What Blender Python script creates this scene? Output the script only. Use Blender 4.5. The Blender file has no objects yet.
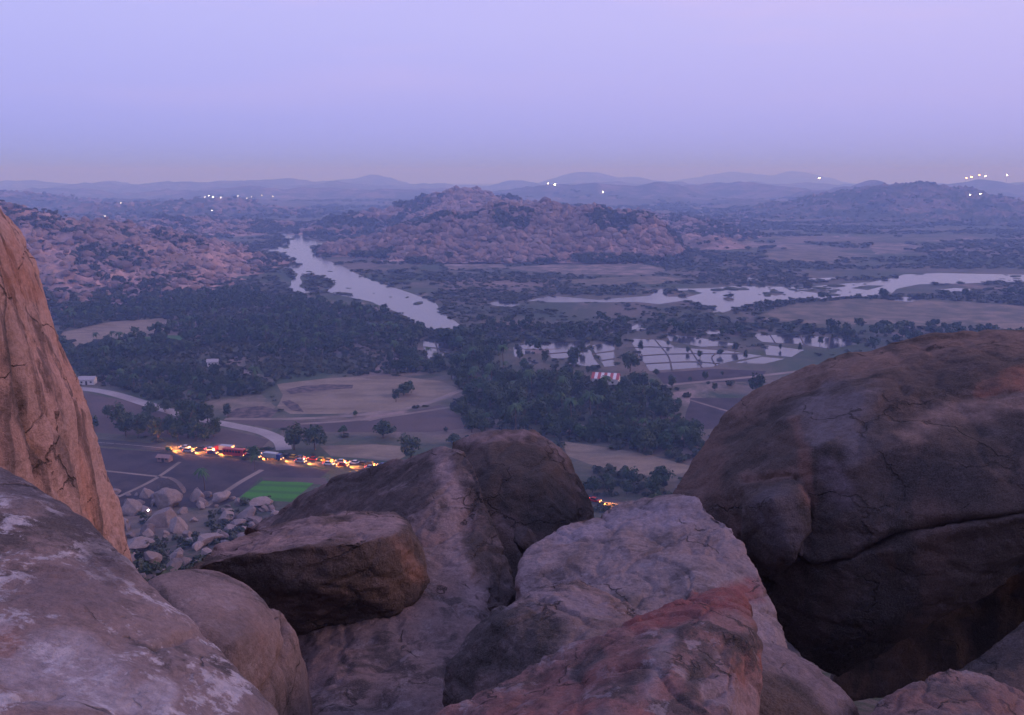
import bpy, bmesh, math, random
import numpy as np
from mathutils import Vector

SC = bpy.context.scene
COL = SC.collection
rad = math.radians
random.seed(5)
RNG = np.random.default_rng(11)

# ------------------------------------------------------------------ camera
FPX, W, H = 924.0, 1024, 715
CAMZ, PITCH = 110.0, rad(11.1)
cd = bpy.data.cameras.new('camera')
cd.sensor_width = 36; cd.lens = 36 * FPX / W
cd.clip_start = 0.1; cd.clip_end = 60000
cam = bpy.data.objects.new('camera', cd); COL.objects.link(cam)
cam.location = (0, 0, CAMZ); cam.rotation_euler = (rad(90) - PITCH, 0, 0)
SC.camera = cam

# ------------------------------------------------------------------ world, light, exposure
SUN_EL, SUN_AZ = 22.0, 88.0        # afterglow: direction, azimuth clockwise from +Y
SUN_STRENGTH = 1.3
EXPOSURE = 0.0
SKY_GAIN = 1.2
w = bpy.data.worlds.new('World'); SC.world = w; w.use_nodes = True
nt = w.node_tree; nt.nodes.clear()
def wn(t, **k):
    n = nt.nodes.new(t)
    for a, b in k.items(): setattr(n, a, b)
    return n
out = wn('ShaderNodeOutputWorld'); bg = wn('ShaderNodeBackground'); bg.inputs[1].default_value = 0.1
sky = wn('ShaderNodeTexSky', sky_type='NISHITA'); sky.sun_disc = False
sky.sun_elevation = rad(1.5); sky.sun_rotation = rad(SUN_AZ)
sky.altitude = 500; sky.air_density = 1.2; sky.dust_density = 2.0
tc = wn('ShaderNodeTexCoord'); sep = wn('ShaderNodeSeparateXYZ')
nt.links.new(tc.outputs['Generated'], sep.inputs[0])
ramp = wn('ShaderNodeValToRGB')
def lin(r, g, b):
    f = lambda c: (c / 255 / 12.92) if c <= 10 else ((c / 255 + 0.055) / 1.055) ** 2.4
    return (f(r), f(g), f(b), 1)
cr = ramp.color_ramp
stops = [(0.0, (142, 156, 253)), (0.03, (156, 162, 248)), (0.08, (171, 170, 243)), (0.15, (182, 179, 243)),
         (0.24, (190, 184, 247)), (0.5, (174, 174, 240)), (1.0, (152, 158, 234))]
cr.elements[0].position = 0; cr.elements[0].color = lin(*stops[0][1])
cr.elements[1].position = 1; cr.elements[1].color = lin(*stops[-1][1])
for p, c in stops[1:-1]:
    e = cr.elements.new(p); e.color = lin(*c)
nt.links.new(sep.outputs[2], ramp.inputs[0])
# pinker towards the afterglow on the right
az = wn('ShaderNodeMapRange'); az.inputs[1].default_value = -0.6; az.inputs[2].default_value = 0.8
nt.links.new(sep.outputs[0], az.inputs[0])
warm = wn('ShaderNodeMix', data_type='RGBA', blend_type='MULTIPLY'); warm.inputs[0].default_value = 1
wr = wn('ShaderNodeMix', data_type='RGBA'); wr.inputs[6].default_value = (0.9, 0.96, 1.0, 1); wr.inputs[7].default_value = (1.13, 1.05, 0.97, 1)
nt.links.new(az.outputs[0], wr.inputs[0])
nt.links.new(ramp.outputs[0], warm.inputs[6]); nt.links.new(wr.outputs[2], warm.inputs[7])
# faint pink cloud veils
mp = wn('ShaderNodeMapping'); mp.inputs['Scale'].default_value = (1.2, 1.2, 9)
nz = wn('ShaderNodeTexNoise'); nz.inputs['Scale'].default_value = 1.6; nz.inputs['Detail'].default_value = 5
nt.links.new(tc.outputs['Generated'], mp.inputs[0]); nt.links.new(mp.outputs[0], nz.inputs[0])
cm = wn('ShaderNodeMapRange'); cm.inputs[1].default_value = 0.5; cm.inputs[2].default_value = 0.75; cm.inputs[4].default_value = 0.75
nt.links.new(nz.outputs[0], cm.inputs[0])
hm = wn('ShaderNodeMapRange'); hm.inputs[1].default_value = 0.06; hm.inputs[2].default_value = 0.18
nt.links.new(sep.outputs[2], hm.inputs[0])
mm = wn('ShaderNodeMath', operation='MULTIPLY'); nt.links.new(cm.outputs[0], mm.inputs[0]); nt.links.new(hm.outputs[0], mm.inputs[1])
cl = wn('ShaderNodeMix', data_type='RGBA'); cl.inputs[7].default_value = lin(212, 186, 232)
nt.links.new(mm.outputs[0], cl.inputs[0]); nt.links.new(warm.outputs[2], cl.inputs[6])
g10 = wn('ShaderNodeVectorMath', operation='SCALE'); g10.inputs[3].default_value = 9.5 * SKY_GAIN
nt.links.new(cl.outputs[2], g10.inputs[0])
sks = wn('ShaderNodeVectorMath', operation='SCALE'); sks.inputs[3].default_value = 0.12
nt.links.new(sky.outputs[0], sks.inputs[0])
add = wn('ShaderNodeVectorMath', operation='ADD')
nt.links.new(g10.outputs[0], add.inputs[0]); nt.links.new(sks.outputs[0], add.inputs[1])
nt.links.new(add.outputs[0], bg.inputs[0]); nt.links.new(bg.outputs[0], out.inputs[0])

sl = bpy.data.lights.new('afterglow_sun', 'SUN'); sl.energy = SUN_STRENGTH; sl.angle = rad(18); sl.color = (1.0, 0.56, 0.42)
so = bpy.data.objects.new('afterglow_sun', sl); COL.objects.link(so)
sd = Vector((math.sin(rad(SUN_AZ)) * math.cos(rad(SUN_EL)), math.cos(rad(SUN_AZ)) * math.cos(rad(SUN_EL)), math.sin(rad(SUN_EL))))
so.rotation_euler = sd.to_track_quat('Z', 'Y').to_euler()
vs = SC.view_settings
vs.view_transform = 'Standard'; vs.look = 'None'; vs.exposure = EXPOSURE; vs.gamma = 1; vs.use_curve_mapping = False
cy = SC.cycles
cy.use_denoising = True
try: cy.denoiser = 'OPENIMAGEDENOISE'
except Exception: pass
cy.max_bounces = 5; cy.diffuse_bounces = 3; cy.glossy_bounces = 2; cy.transmission_bounces = 2; cy.volume_bounces = 4
cy.transparent_max_bounces = 8; cy.caustics_reflective = False; cy.caustics_refractive = False
cy.sample_clamp_indirect = 3

# ------------------------------------------------------------------ helpers
CP, SP = math.cos(PITCH), math.sin(PITCH)
def ray(px, py):
    cx = (px - W / 2) / FPX; c = (H / 2 - py) / FPX
    return Vector((cx, CP + SP * c, -SP + CP * c))
def P(px, py, Y):
    r = ray(px, py); t = Y / r.y
    return Vector((r.x * t, Y, CAMZ + r.z * t))
def G(px, py, z=0.0):
    r = ray(px, py); t = (z - CAMZ) / r.z
    return (r.x * t, r.y * t)
def project(V):
    x = V[:, 0]; y = V[:, 1]; z = V[:, 2] - CAMZ
    d = y * CP - z * SP
    d = np.where(np.abs(d) < 1e-3, 1e-3, d)
    u = (y * SP + z * CP)
    return W / 2 + FPX * x / d, H / 2 - FPX * u / d

def tag(o, label=None, cat=None, group=None, kind=None):
    if label: o['label'] = label
    if cat: o['category'] = cat
    if group: o['group'] = group
    if kind: o['kind'] = kind
    return o
def empty(name, loc=(0, 0, 0), rz=0, s=1):
    o = bpy.data.objects.new(name, None); COL.objects.link(o)
    o.location = loc; o.rotation_euler = (0, 0, rz); o.scale = (s, s, s); o.empty_display_size = 0.2
    return o
def obj(name, me, parent=None):
    o = bpy.data.objects.new(name, me); COL.objects.link(o)
    if parent: o.parent = parent
    return o
def copy_tree(o, parent=None):
    c = o.copy(); COL.objects.link(c)
    if parent: c.parent = parent
    for ch in list(o.children): copy_tree(ch, c)
    return c
def npmesh(name, V, F, mat=None, smooth=False, rnd=None, fm=None, mats=None):
    V = np.asarray(V, dtype=np.float32); F = np.asarray(F, dtype=np.int32)
    me = bpy.data.meshes.new(name); k = F.shape[1]
    me.vertices.add(len(V)); me.vertices.foreach_set('co', V.ravel())
    me.loops.add(F.size); me.loops.foreach_set('vertex_index', F.ravel())
    me.polygons.add(len(F)); me.polygons.foreach_set('loop_start', np.arange(0, F.size, k, dtype=np.int32))
    me.polygons.foreach_set('loop_total', np.full(len(F), k, dtype=np.int32))
    me.polygons.foreach_set('use_smooth', np.full(len(F), smooth, dtype=bool))
    for m in (mats or ([mat] if mat else [])): me.materials.append(m)
    if fm is not None: me.polygons.foreach_set('material_index', np.asarray(fm, dtype=np.int32))
    me.update(calc_edges=True)
    if rnd is not None:
        a = me.attributes.new('rnd', 'FLOAT', 'POINT'); a.data.foreach_set('value', np.asarray(rnd, dtype=np.float32))
    return me

# numpy lattice noise
def _h(ix, iy, iz, s=0):
    n = (ix.astype(np.int64) * 374761393 + iy.astype(np.int64) * 668265263 + iz.astype(np.int64) * 2147483647 + s * 144665) & 0xffffffff
    n = ((n ^ (n >> 13)) * 1274126177) & 0xffffffff
    n = ((n ^ (n >> 16)) * 2246822519) & 0xffffffff
    return ((n ^ (n >> 15)) & 0xffffff) / float(0xffffff)
def vn(p, s=0):
    i = np.floor(p); f = p - i; f = f * f * f * (f * (f * 6 - 15) + 10); i = i.astype(np.int64)
    r = 0
    for a in (0, 1):
        wa = f[:, 0] if a else 1 - f[:, 0]
        for b in (0, 1):
            wb = f[:, 1] if b else 1 - f[:, 1]
            for c in (0, 1):
                wc = f[:, 2] if c else 1 - f[:, 2]
                r = r + wa * wb * wc * _h(i[:, 0] + a, i[:, 1] + b, i[:, 2] + c, s)
    return r * 2 - 1
def n1(x, y, z):
    return float(vn(np.array([[x, y, z]], float))[0]) * .8
def fbm(p, o=4, s=0, gain=0.5):
    r = 0; a = 1
    R = np.array([[0.8, 0.6, 0], [-0.48, 0.64, 0.6], [0.36, -0.48, 0.8]])
    for k in range(o):
        r = r + a * vn(p, s + k * 17); a *= gain; p = p @ R.T * 2.03 + 3.7
    return r
def ridged(p, o=3, s=0):
    r = 0; a = 1
    for k in range(o):
        r = r + a * (1 - 2 * np.abs(vn(p, s + k * 31))); a *= 0.5; p = p * 2.1 + 5.3
    return r
def worley(p, s=0):
    i = np.floor(p).astype(np.int64); d1 = np.full(len(p), 9.0); d2 = d1.copy(); idv = np.zeros(len(p))
    for a in (-1, 0, 1):
        for b in (-1, 0, 1):
            for c in (-1, 0, 1):
                q = i + np.array([a, b, c])
                fx = _h(q[:, 0], q[:, 1], q[:, 2], s + 1); fy = _h(q[:, 0], q[:, 1], q[:, 2], s + 2); fz = _h(q[:, 0], q[:, 1], q[:, 2], s + 3)
                d = np.sqrt((q[:, 0] + fx - p[:, 0]) ** 2 + (q[:, 1] + fy - p[:, 1]) ** 2 + (q[:, 2] + fz - p[:, 2]) ** 2)
                m = d < d1
                d2 = np.where(m, d1, np.minimum(d2, d)); d1 = np.where(m, d, d1); idv = np.where(m, fx, idv)
    return d1, d2, idv

# ------------------------------------------------------------------ materials
def new_mat(name):
    m = bpy.data.materials.new(name); m.use_nodes = True
    n = m.node_tree; b = n.nodes['Principled BSDF']; b.inputs['Roughness'].default_value = 0.9
    b.inputs['Specular IOR Level'].default_value = 0.25
    return m, n, b
def N(n, t, **k):
    x = n.nodes.new(t)
    for a, b in k.items(): setattr(x, a, b)
    return x
def noise_fac(n, vec, scale, detail=5, lo=0.4, hi=0.6, rough=0.6, dist=0.0, vscale=None):
    if vscale:
        mp = N(n, 'ShaderNodeMapping'); mp.inputs['Scale'].default_value = vscale; n.links.new(vec, mp.inputs[0]); vec = mp.outputs[0]
    t = N(n, 'ShaderNodeTexNoise'); t.inputs['Scale'].default_value = scale; t.inputs['Detail'].default_value = detail
    t.inputs['Roughness'].default_value = rough; t.inputs['Distortion'].default_value = dist
    n.links.new(vec, t.inputs['Vector'])
    r = N(n, 'ShaderNodeMapRange'); r.inputs[1].default_value = lo; r.inputs[2].default_value = hi
    n.links.new(t.outputs[0], r.inputs[0])
    return r.outputs[0], t.outputs[0]
def mixc(n, fac, a, b, blend='MIX'):
    m = N(n, 'ShaderNodeMix', data_type='RGBA', blend_type=blend)
    for s, v in ((0, fac), (6, a), (7, b)):
        if isinstance(v, (int, float)): m.inputs[s].default_value = v
        elif isinstance(v, tuple): m.inputs[s].default_value = (*v[:3], 1)
        else: n.links.new(v, m.inputs[s])
    return m.outputs[2]
def mul(n, a, b):
    m = N(n, 'ShaderNodeMath', operation='MULTIPLY')
    for i, v in ((0, a), (1, b)):
        if isinstance(v, (int, float)): m.inputs[i].default_value = v
        else: n.links.new(v, m.inputs[i])
    return m.outputs[0]
def rock_mat(name, c1, c2, dark, pale, sc=1.0, darkamt=0.5, paleamt=0.4, warm=None, warmamt=0.4, bump=0.9, streak=(1, 1, .35), vary=0.0, plo=.55):
    m, n, b = new_mat(name)
    tc = N(n, 'ShaderNodeTexCoord').outputs['Object']
    f, _ = noise_fac(n, tc, 0.55 * sc, 6, 0.35, 0.65); c = mixc(n, f, c1, c2)
    if warm:
        f, _ = noise_fac(n, tc, 0.4 * sc, 5, 0.5, 0.68, dist=0.6, vscale=(1.3, 1.3, .8)); c = mixc(n, mul(n, f, warmamt), c, warm)
    f, _ = noise_fac(n, tc, 1.1 * sc, 9, 0.5, 0.575, 0.68, 0.5, streak); c = mixc(n, mul(n, f, darkamt), c, dark)
    f, _ = noise_fac(n, tc, 2.3 * sc, 10, plo, plo + .05, 0.74, 0.2); c = mixc(n, mul(n, f, paleamt), c, pale)
    at = N(n, 'ShaderNodeAttribute', attribute_name='stain_and_light')
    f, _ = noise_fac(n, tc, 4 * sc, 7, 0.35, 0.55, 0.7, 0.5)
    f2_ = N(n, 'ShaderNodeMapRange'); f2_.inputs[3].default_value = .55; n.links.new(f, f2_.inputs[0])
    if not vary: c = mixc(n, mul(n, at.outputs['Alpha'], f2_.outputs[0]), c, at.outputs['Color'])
    f, _ = noise_fac(n, tc, 14 * sc, 6, 0.3, 0.7, 0.75)
    c = mixc(n, f, c, mixc(n, 0.5, c, (0.0, 0.0, 0.0)))
    # fine branching cracks, broken up by a mask
    wv = N(n, 'ShaderNodeTexNoise'); wv.inputs['Scale'].default_value = 1.6 * sc; wv.inputs['Detail'].default_value = 6; n.links.new(tc, wv.inputs['Vector'])
    wm = N(n, 'ShaderNodeVectorMath', operation='MULTIPLY_ADD'); n.links.new(wv.outputs['Color'], wm.inputs[0]); wm.inputs[1].default_value = (.9 / sc,) * 3; n.links.new(tc, wm.inputs[2])
    ms = N(n, 'ShaderNodeMapping'); ms.inputs['Scale'].default_value = (.55, .55, 1.3); n.links.new(wm.outputs[0], ms.inputs[0])
    vo = N(n, 'ShaderNodeTexVoronoi', feature='DISTANCE_TO_EDGE'); vo.inputs['Scale'].default_value = .9 * sc; n.links.new(ms.outputs[0], vo.inputs['Vector'])
    vr = N(n, 'ShaderNodeMapRange'); vr.inputs[1].default_value = .003; vr.inputs[2].default_value = .014; vr.inputs[3].default_value = 1; vr.inputs[4].default_value = 0; n.links.new(vo.outputs[0], vr.inputs[0])
    fm, _ = noise_fac(n, tc, .9 * sc, 4, .5, .56); ck = mul(n, vr.outputs[0], fm)
    c = mixc(n, mul(n, ck, .75), c, (.02, .016, .017))
    f, _ = noise_fac(n, tc, 60 * sc, 3, 0.35, 0.65, 0.8)
    c = mixc(n, mul(n, f, 0.35), c, mixc(n, 0.45, c, (.5, .45, .42)))
    if vary:
        oi = N(n, 'ShaderNodeObjectInfo'); ra = N(n, 'ShaderNodeAttribute', attribute_name='rnd')
        ad = N(n, 'ShaderNodeMath', operation='ADD'); n.links.new(oi.outputs['Random'], ad.inputs[0]); n.links.new(ra.outputs['Fac'], ad.inputs[1])
        fr = N(n, 'ShaderNodeMath', operation='FRACT'); n.links.new(ad.outputs[0], fr.inputs[0])
        c = mixc(n, fr.outputs[0], mixc(n, vary, c, (.06, .045, .045)), mixc(n, vary * .5, c, (.5, .4, .36)))
    n.links.new(c, b.inputs['Base Color'])
    b.inputs['Roughness'].default_value = 0.93
    _, h1 = noise_fac(n, tc, 5 * sc, 8, rough=0.7); _, h2 = noise_fac(n, tc, 38 * sc, 4, rough=0.7)
    ad = N(n, 'ShaderNodeMath', operation='MULTIPLY_ADD'); n.links.new(h2, ad.inputs[0]); ad.inputs[1].default_value = 0.22; n.links.new(h1, ad.inputs[2])
    ad2 = N(n, 'ShaderNodeMath', operation='MULTIPLY_ADD'); n.links.new(ck, ad2.inputs[0]); ad2.inputs[1].default_value = -.5; n.links.new(ad.outputs[0], ad2.inputs[2]); ad = ad2
    bp = N(n, 'ShaderNodeBump'); bp.inputs['Strength'].default_value = bump; bp.inputs['Distance'].default_value = 0.12 / sc
    n.links.new(ad.outputs[0], bp.inputs['Height']); n.links.new(bp.outputs[0], b.inputs['Normal'])
    return m
PINK = (.34, .235, .215); GREY = (.19, .15, .15); DARK = (.035, .03, .032); PALE = (.52, .45, .46)
M_ROCK = rock_mat('weathered_granite', PINK, GREY, DARK, PALE, 1.0, .75, .35, (.36, .17, .12), .5)
M_CLIFF = rock_mat('orange_granite', (.68, .4, .33), (.56, .36, .31), (.07, .05, .055), (.62, .45, .4), .9, .75, .3, (.6, .27, .17), .6, streak=(1.6, 1.6, .22))
M_LICHEN = rock_mat('lichened_granite', (.35, .26, .25), (.25, .195, .19), (.055, .046, .046), (.7, .64, .66), 1.6, .8, .9, (.34, .2, .16), .5, streak=(1, 1, 1), plo=.515)
M_MAUVE = rock_mat('mauve_granite', (.36, .275, .275), (.27, .215, .215), (.07, .055, .055), (.5, .43, .45), 1.3, .6, .35, (.34, .22, .19), .5, streak=(1, 1, 1))
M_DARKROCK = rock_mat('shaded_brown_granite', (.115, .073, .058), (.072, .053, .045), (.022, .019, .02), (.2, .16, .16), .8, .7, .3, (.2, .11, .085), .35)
M_RED = rock_mat('red_stained_granite', (.32, .16, .14), (.22, .15, .145), (.05, .04, .04), (.42, .35, .36), 1.8, .85, .6, (.38, .1, .075), .6, streak=(1, 1, .8))
M_SCREE = rock_mat('boulder_granite', (.3, .235, .22), (.2, .16, .15), (.07, .06, .06), (.5, .44, .44), .35, .6, .4, (.35, .2, .16), .4, vary=.45)
M_HILLROCK = rock_mat('hill_granite', (.36, .23, .195), (.25, .17, .15), (.07, .055, .06), (.46, .36, .34), .06, .25, .5, (.45, .25, .19), .5, vary=.4)

def flat_mat(name, cols, scales=(0.02, 0.12), rough=.95, vscale=None, lohi=(.4, .6), bump=0):
    m, n, b = new_mat(name); tc = N(n, 'ShaderNodeTexCoord').outputs['Object']
    c = cols[0]
    for k, cc in enumerate(cols[1:]):
        f, _ = noise_fac(n, tc, scales[k % len(scales)], 6, lohi[0], lohi[1], .6, .3, vscale); c = mixc(n, f, c, cc)
    f, _ = noise_fac(n, tc, scales[-1] * 8, 4, .3, .7, .7); c = mixc(n, mul(n, f, .35), c, mixc(n, .6, c, (0, 0, 0)))
    n.links.new(c, b.inputs['Base Color']); b.inputs['Roughness'].default_value = rough
    if bump:
        _, h = noise_fac(n, tc, scales[-1] * 10, 4); bp = N(n, 'ShaderNodeBump'); bp.inputs['Distance'].default_value = bump
        n.links.new(h, bp.inputs['Height']); n.links.new(bp.outputs[0], b.inputs['Normal'])
    return m
def foliage_mat(name, a, b_, c_):
    m, n, b = new_mat(name)
    oi = N(n, 'ShaderNodeObjectInfo'); ra = N(n, 'ShaderNodeAttribute', attribute_name='rnd')
    ad = N(n, 'ShaderNodeMath', operation='ADD'); n.links.new(oi.outputs['Random'], ad.inputs[0]); n.links.new(ra.outputs['Fac'], ad.inputs[1])
    fr = N(n, 'ShaderNodeMath', operation='FRACT'); n.links.new(ad.outputs[0], fr.inputs[0])
    c = mixc(n, fr.outputs[0], a, b_)
    geo = N(n, 'ShaderNodeNewGeometry')
    f, _ = noise_fac(n, geo.outputs['Position'], .35, 4, .4, .65); c = mixc(n, f, c, c_)
    n.links.new(c, b.inputs['Base Color']); b.inputs['Roughness'].default_value = .85
    return m
M_LEAF = foliage_mat('tree_foliage', (.04, .075, .035), (.085, .115, .045), (.035, .055, .03))
M_LEAF2 = foliage_mat('banana_foliage', (.055, .11, .04), (.09, .14, .05), (.04, .075, .035))
M_SCRUB = foliage_mat('scrub_foliage', (.045, .065, .035), (.08, .09, .05), (.06, .065, .04))
M_BARK = flat_mat('bark', [(.1, .07, .05), (.16, .12, .09)], (1.5, 4))
M_GROUND = None

def plain(name, c, rough=.7, em=None, es=0, metal=0):
    m, n, b = new_mat(name); tcn = N(n, 'ShaderNodeTexCoord').outputs['Object']
    f, _ = noise_fac(n, tcn, 3, 4, .3, .7); cc = mixc(n, mul(n, f, .3), c, tuple(x * .6 for x in c))
    n.links.new(cc, b.inputs['Base Color']); b.inputs['Roughness'].default_value = rough; b.inputs['Metallic'].default_value = metal
    if em: b.inputs['Emission Color'].default_value = (*em, 1); b.inputs['Emission Strength'].default_value = es
    return m

# ------------------------------------------------------------------ terrain: the hill the camera stands on
PR = np.array([0, 8, 14, 25, 60, 100, 170, 240, 285, 300, 1e6])
PZ = np.array([101, 100, 97, 91, 79, 63, 37, 13, 1.2, 0, 0])
def terrain(x, y):
    x = np.asarray(x, float); y = np.asarray(y, float)
    r = np.sqrt(x * x + y * y)
    p = np.stack([x, y, np.zeros_like(x)], -1).reshape(-1, 3)
    rr = r * (1 + 0.05 * fbm(p / 60, 3, 5).reshape(r.shape) * np.clip((r - 30) / 60, 0, 1) * np.clip((330 - r) / 40, 0, 1))
    z = np.interp(rr, PR, PZ)
    k = np.clip(z / 8, 0, 1)
    z = z + k * (fbm(p / 14, 4, 9).reshape(r.shape) * 2.0 * np.clip((r - 20) / 40, 0, 1))
    return z
_TS = 20 * 1.006 ** np.arange(700)
def hit(px, py):
    r = ray(px, py); q = np.array([r.x, r.y, r.z])[None] * _TS[:, None] + np.array([0, 0, CAMZ])
    m = q[:, 2] < terrain(q[:, 0], q[:, 1]); i = int(np.argmax(m)) if m.any() else len(_TS) - 1
    return Vector(q[i])
n = 460
u = np.linspace(-1, 1, n); gx = 70 * np.sinh(6.0 * u)
X, Y = np.meshgrid(gx, gx); Z = terrain(X, Y)
V = np.stack([X, Y, Z], -1).reshape(-1, 3)
ii, jj = np.meshgrid(np.arange(n - 1), np.arange(n - 1)); a = (jj * n + ii).ravel()
Fq = np.stack([a, a + 1, a + n + 1, a + n], -1)
def ground_material():
    m, n, b = new_mat('valley_ground'); tc = N(n, 'ShaderNodeTexCoord').outputs['Object']
    f, _ = noise_fac(n, tc, .006, 7, .42, .58, .6, .6); c = mixc(n, f, (.2, .15, .12), (.05, .08, .036))
    f, _ = noise_fac(n, tc, .02, 6, .52, .6, .65, 1.0); c = mixc(n, mul(n, f, .8), c, (.045, .065, .04))
    f, _ = noise_fac(n, tc, .012, 6, .6, .68, .6, 1.2, (1, .6, 1)); c = mixc(n, mul(n, f, .9), c, (.34, .25, .22))
    f, _ = noise_fac(n, tc, .0011, 4, .45, .6); c = mixc(n, mul(n, f, .6), c, (.05, .07, .05))
    f, _ = noise_fac(n, tc, .25, 5, .4, .7, .7); c = mixc(n, mul(n, f, .4), c, (.06, .05, .045))
    sp = N(n, 'ShaderNodeSeparateXYZ'); n.links.new(tc, sp.inputs[0])
    hz = N(n, 'ShaderNodeMapRange'); hz.inputs[1].default_value = .5; hz.inputs[2].default_value = 4; n.links.new(sp.outputs[2], hz.inputs[0])
    f, _ = noise_fac(n, tc, .3, 7, .42, .58, .7, .5); cs = mixc(n, f, (.12, .088, .075), (.045, .055, .03))
    c = mixc(n, hz.outputs[0], c, cs)
    n.links.new(c, b.inputs['Base Color'])
    _, h = noise_fac(n, tc, .5, 8, rough=.7); bp = N(n, 'ShaderNodeBump'); bp.inputs['Distance'].default_value = .6; n.links.new(h, bp.inputs['Height']); n.links.new(bp.outputs[0], b.inputs['Normal'])
    return m
M_GROUND = ground_material()
tag(obj('ground', npmesh('ground', V, Fq, M_GROUND, True)), kind='structure')

# ------------------------------------------------------------------ flat land cover sheets
def inpoly(x, y, poly):
    x = np.asarray(x); y = np.asarray(y); c = np.zeros(x.shape, bool); m = len(poly)
    for i in range(m):
        x1, y1 = poly[i]; x2, y2 = poly[i - 1]
        if y1 == y2: continue
        k = ((y1 > y) != (y2 > y)) & (x < (x2 - x1) * (y - y1) / (y2 - y1) + x1)
        c ^= k
    return c
EXCL = []      # world polygons without trees
def jag(poly, amp, step, seed):
    outp = []; m = len(poly)
    for i in range(m):
        a = Vector(poly[i]); b = Vector(poly[(i + 1) % m]); L = (b - a).length; k = max(1, int(L / step))
        for j in range(k):
            q = a.lerp(b, j / k); e = Vector((n1(q.x / step * .7, q.y / step * .7, seed), n1(q.x / step * .7, q.y / step * .7, seed + 50)))
            outp.append((q.x + e.x * amp, q.y + e.y * amp))
    return outp
def sheet(name, pxpoly, mat, z, amp=0, step=12, excl=True, holes=None, seed=1.3, label=None):
    wp = [G(*p) for p in pxpoly]
    if amp: wp = jag(wp, amp, step, seed)
    bm = bmesh.new(); vs_ = [bm.verts.new((x, y, z)) for x, y in wp]
    es = [bm.edges.new((vs_[i], vs_[(i + 1) % len(vs_)])) for i in range(len(vs_))]
    hp = []
    for h in (holes or []):
        h = jag([G(*p) for p in h], amp, step, seed + 2); hp.append(h)
        hv = [bm.verts.new((x, y, z)) for x, y in h]
        es += [bm.edges.new((hv[i], hv[(i + 1) % len(hv)])) for i in range(len(hv))]
    bmesh.ops.triangle_fill(bm, use_beauty=True, use_dissolve=False, edges=es)
    for f in bm.faces:
        if f.normal.z < 0: f.normal_flip()
    me = bpy.data.meshes.new(name); bm.to_mesh(me); bm.free(); me.materials.append(mat)
    o = tag(obj(name, me), kind='structure')
    if excl: EXCL.append((wp, hp))
    return o
def water_mat():
    m, n, b = new_mat('still_water'); tc = N(n, 'ShaderNodeTexCoord').outputs['Object']
    b.inputs['Base Color'].default_value = (.05, .05, .06, 1); b.inputs['Roughness'].default_value = .08
    b.inputs['Specular IOR Level'].default_value = .5; b.inputs['IOR'].default_value = 1.33
    _, h = noise_fac(n, tc, .5, 4); bp = N(n, 'ShaderNodeBump'); bp.inputs['Distance'].default_value = .12; bp.inputs['Strength'].default_value = .5
    n.links.new(h, bp.inputs['Height']); n.links.new(bp.outputs[0], b.inputs['Normal'])
    return m
M_WATER = water_mat()
river1 = [(270,233),(298,232),(306,238),(327,244),(311,248),(313,253),(328,260),(344,267),(364,277),(392,287),(412,294),(433,302),(438,312),(452,319),(462,327),(453,331),(425,329),(402,315),(386,308),(369,302),(339,295),(324,291),(301,293),(288,292),(291,282),(296,274),(286,267),(275,262),(258,262),(288,259),(286,255),(265,250),(288,243),(284,237)]
isl1 = [[(302,276),(311,273),(330,280),(337,285),(330,289),(311,291),(299,287)], [(293,265),(298,263.5),(303,265),(298,267)], [(280,247),(285,246),(290,247.5),(285,249)]]
sheet('river', river1, M_WATER, .12, 4, 22, holes=isl1)
river2 = [(528,301),(551,295.5),(596,300),(650,296),(660,289),(690,288.5),(718,288),(726,286),(760,286.5),(800,287),(837,284),(870,282),(889,279),(904,274.5),(940,273),(1024,275),(1150,278),(1150,286),(1024,281.5),(979,283),(946,284),(920,284.5),(896,289),(889,294),(863,297),(845,296),(822,299),(781,302),(760,303),(740,308),(728,312),(711,316),(712,310),(690,300),(657,304),(637,302),(596,302.5),(551,302.5)]
isl2 = [[(664,291),(690,290.5),(702,293),(690,297),(669,297)], [(722,298),(728,297),(733,299.5),(728,301)], [(795,290),(815,289),(838,290.5),(815,293)], [(765,293),(778,292),(785,294),(775,296)], [(850,288),(868,285.5),(885,286),(866,290)]]
sheet('river', river2, M_WATER, .12, 4, 22, holes=isl2, seed=4.4)
for p in ([(484,303),(500,301.5),(520,304),(512,307),(495,306)], [(800,279),(835,277.5),(838,279.5),(805,281)], [(742,279.5),(752,277),(762,279.5),(750,281)],
          [(885,300),(905,297),(925,299),(910,302)], [(935,290),(955,288),(985,290),(960,293)]):
    sheet('pool', p, M_WATER, .1, 2, 15)
M_PADDY = water_mat(); M_PADDY.name = 'flooded_paddy_water'
paddies = [[(594,334),(619,329),(622,334),(596,337)], [(627,329),(638,324),(652,327),(642,332)], [(591,346),(614,341),(615,366),(604,367)], [(513,347),(534,352),(515,357)],
           [(548,350),(576,347),(567,358),(552,359)], [(630,339),(662,340),(678,348),(728,351),(762,356),(728,362),(713,367),(650,371),(641,358)],
           [(744,331),(767,335),(831,337),(863,343),(831,349),(795,344),(763,342)], [(704,333),(712,330),(726,333),(716,336)], [(401,343),(412,341),(411,346)], [(422,340),(448,343),(454,357),(426,359)],
           [(520,344),(590,340.5),(590,347),(552,349),(522,349)], [(577,353),(590,350),(600,368),(568,364)], [(664,334),(700,338),(742,345),(702,347),(670,341)], [(764,345),(804,350),(792,357),(766,355)], [(762,357),(785,359),(765,364),(735,363)],
           [(878,352),(905,348),(925,352),(900,356)], [(517,363),(530,360),(540,363),(528,367)]]
for p in paddies: sheet('flooded_field', p, M_PADDY, .1, .8, 9)
M_BUND = flat_mat('earth_bund', [(.14, .11, .1), (.09, .08, .07)], (.05, .2))
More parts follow.
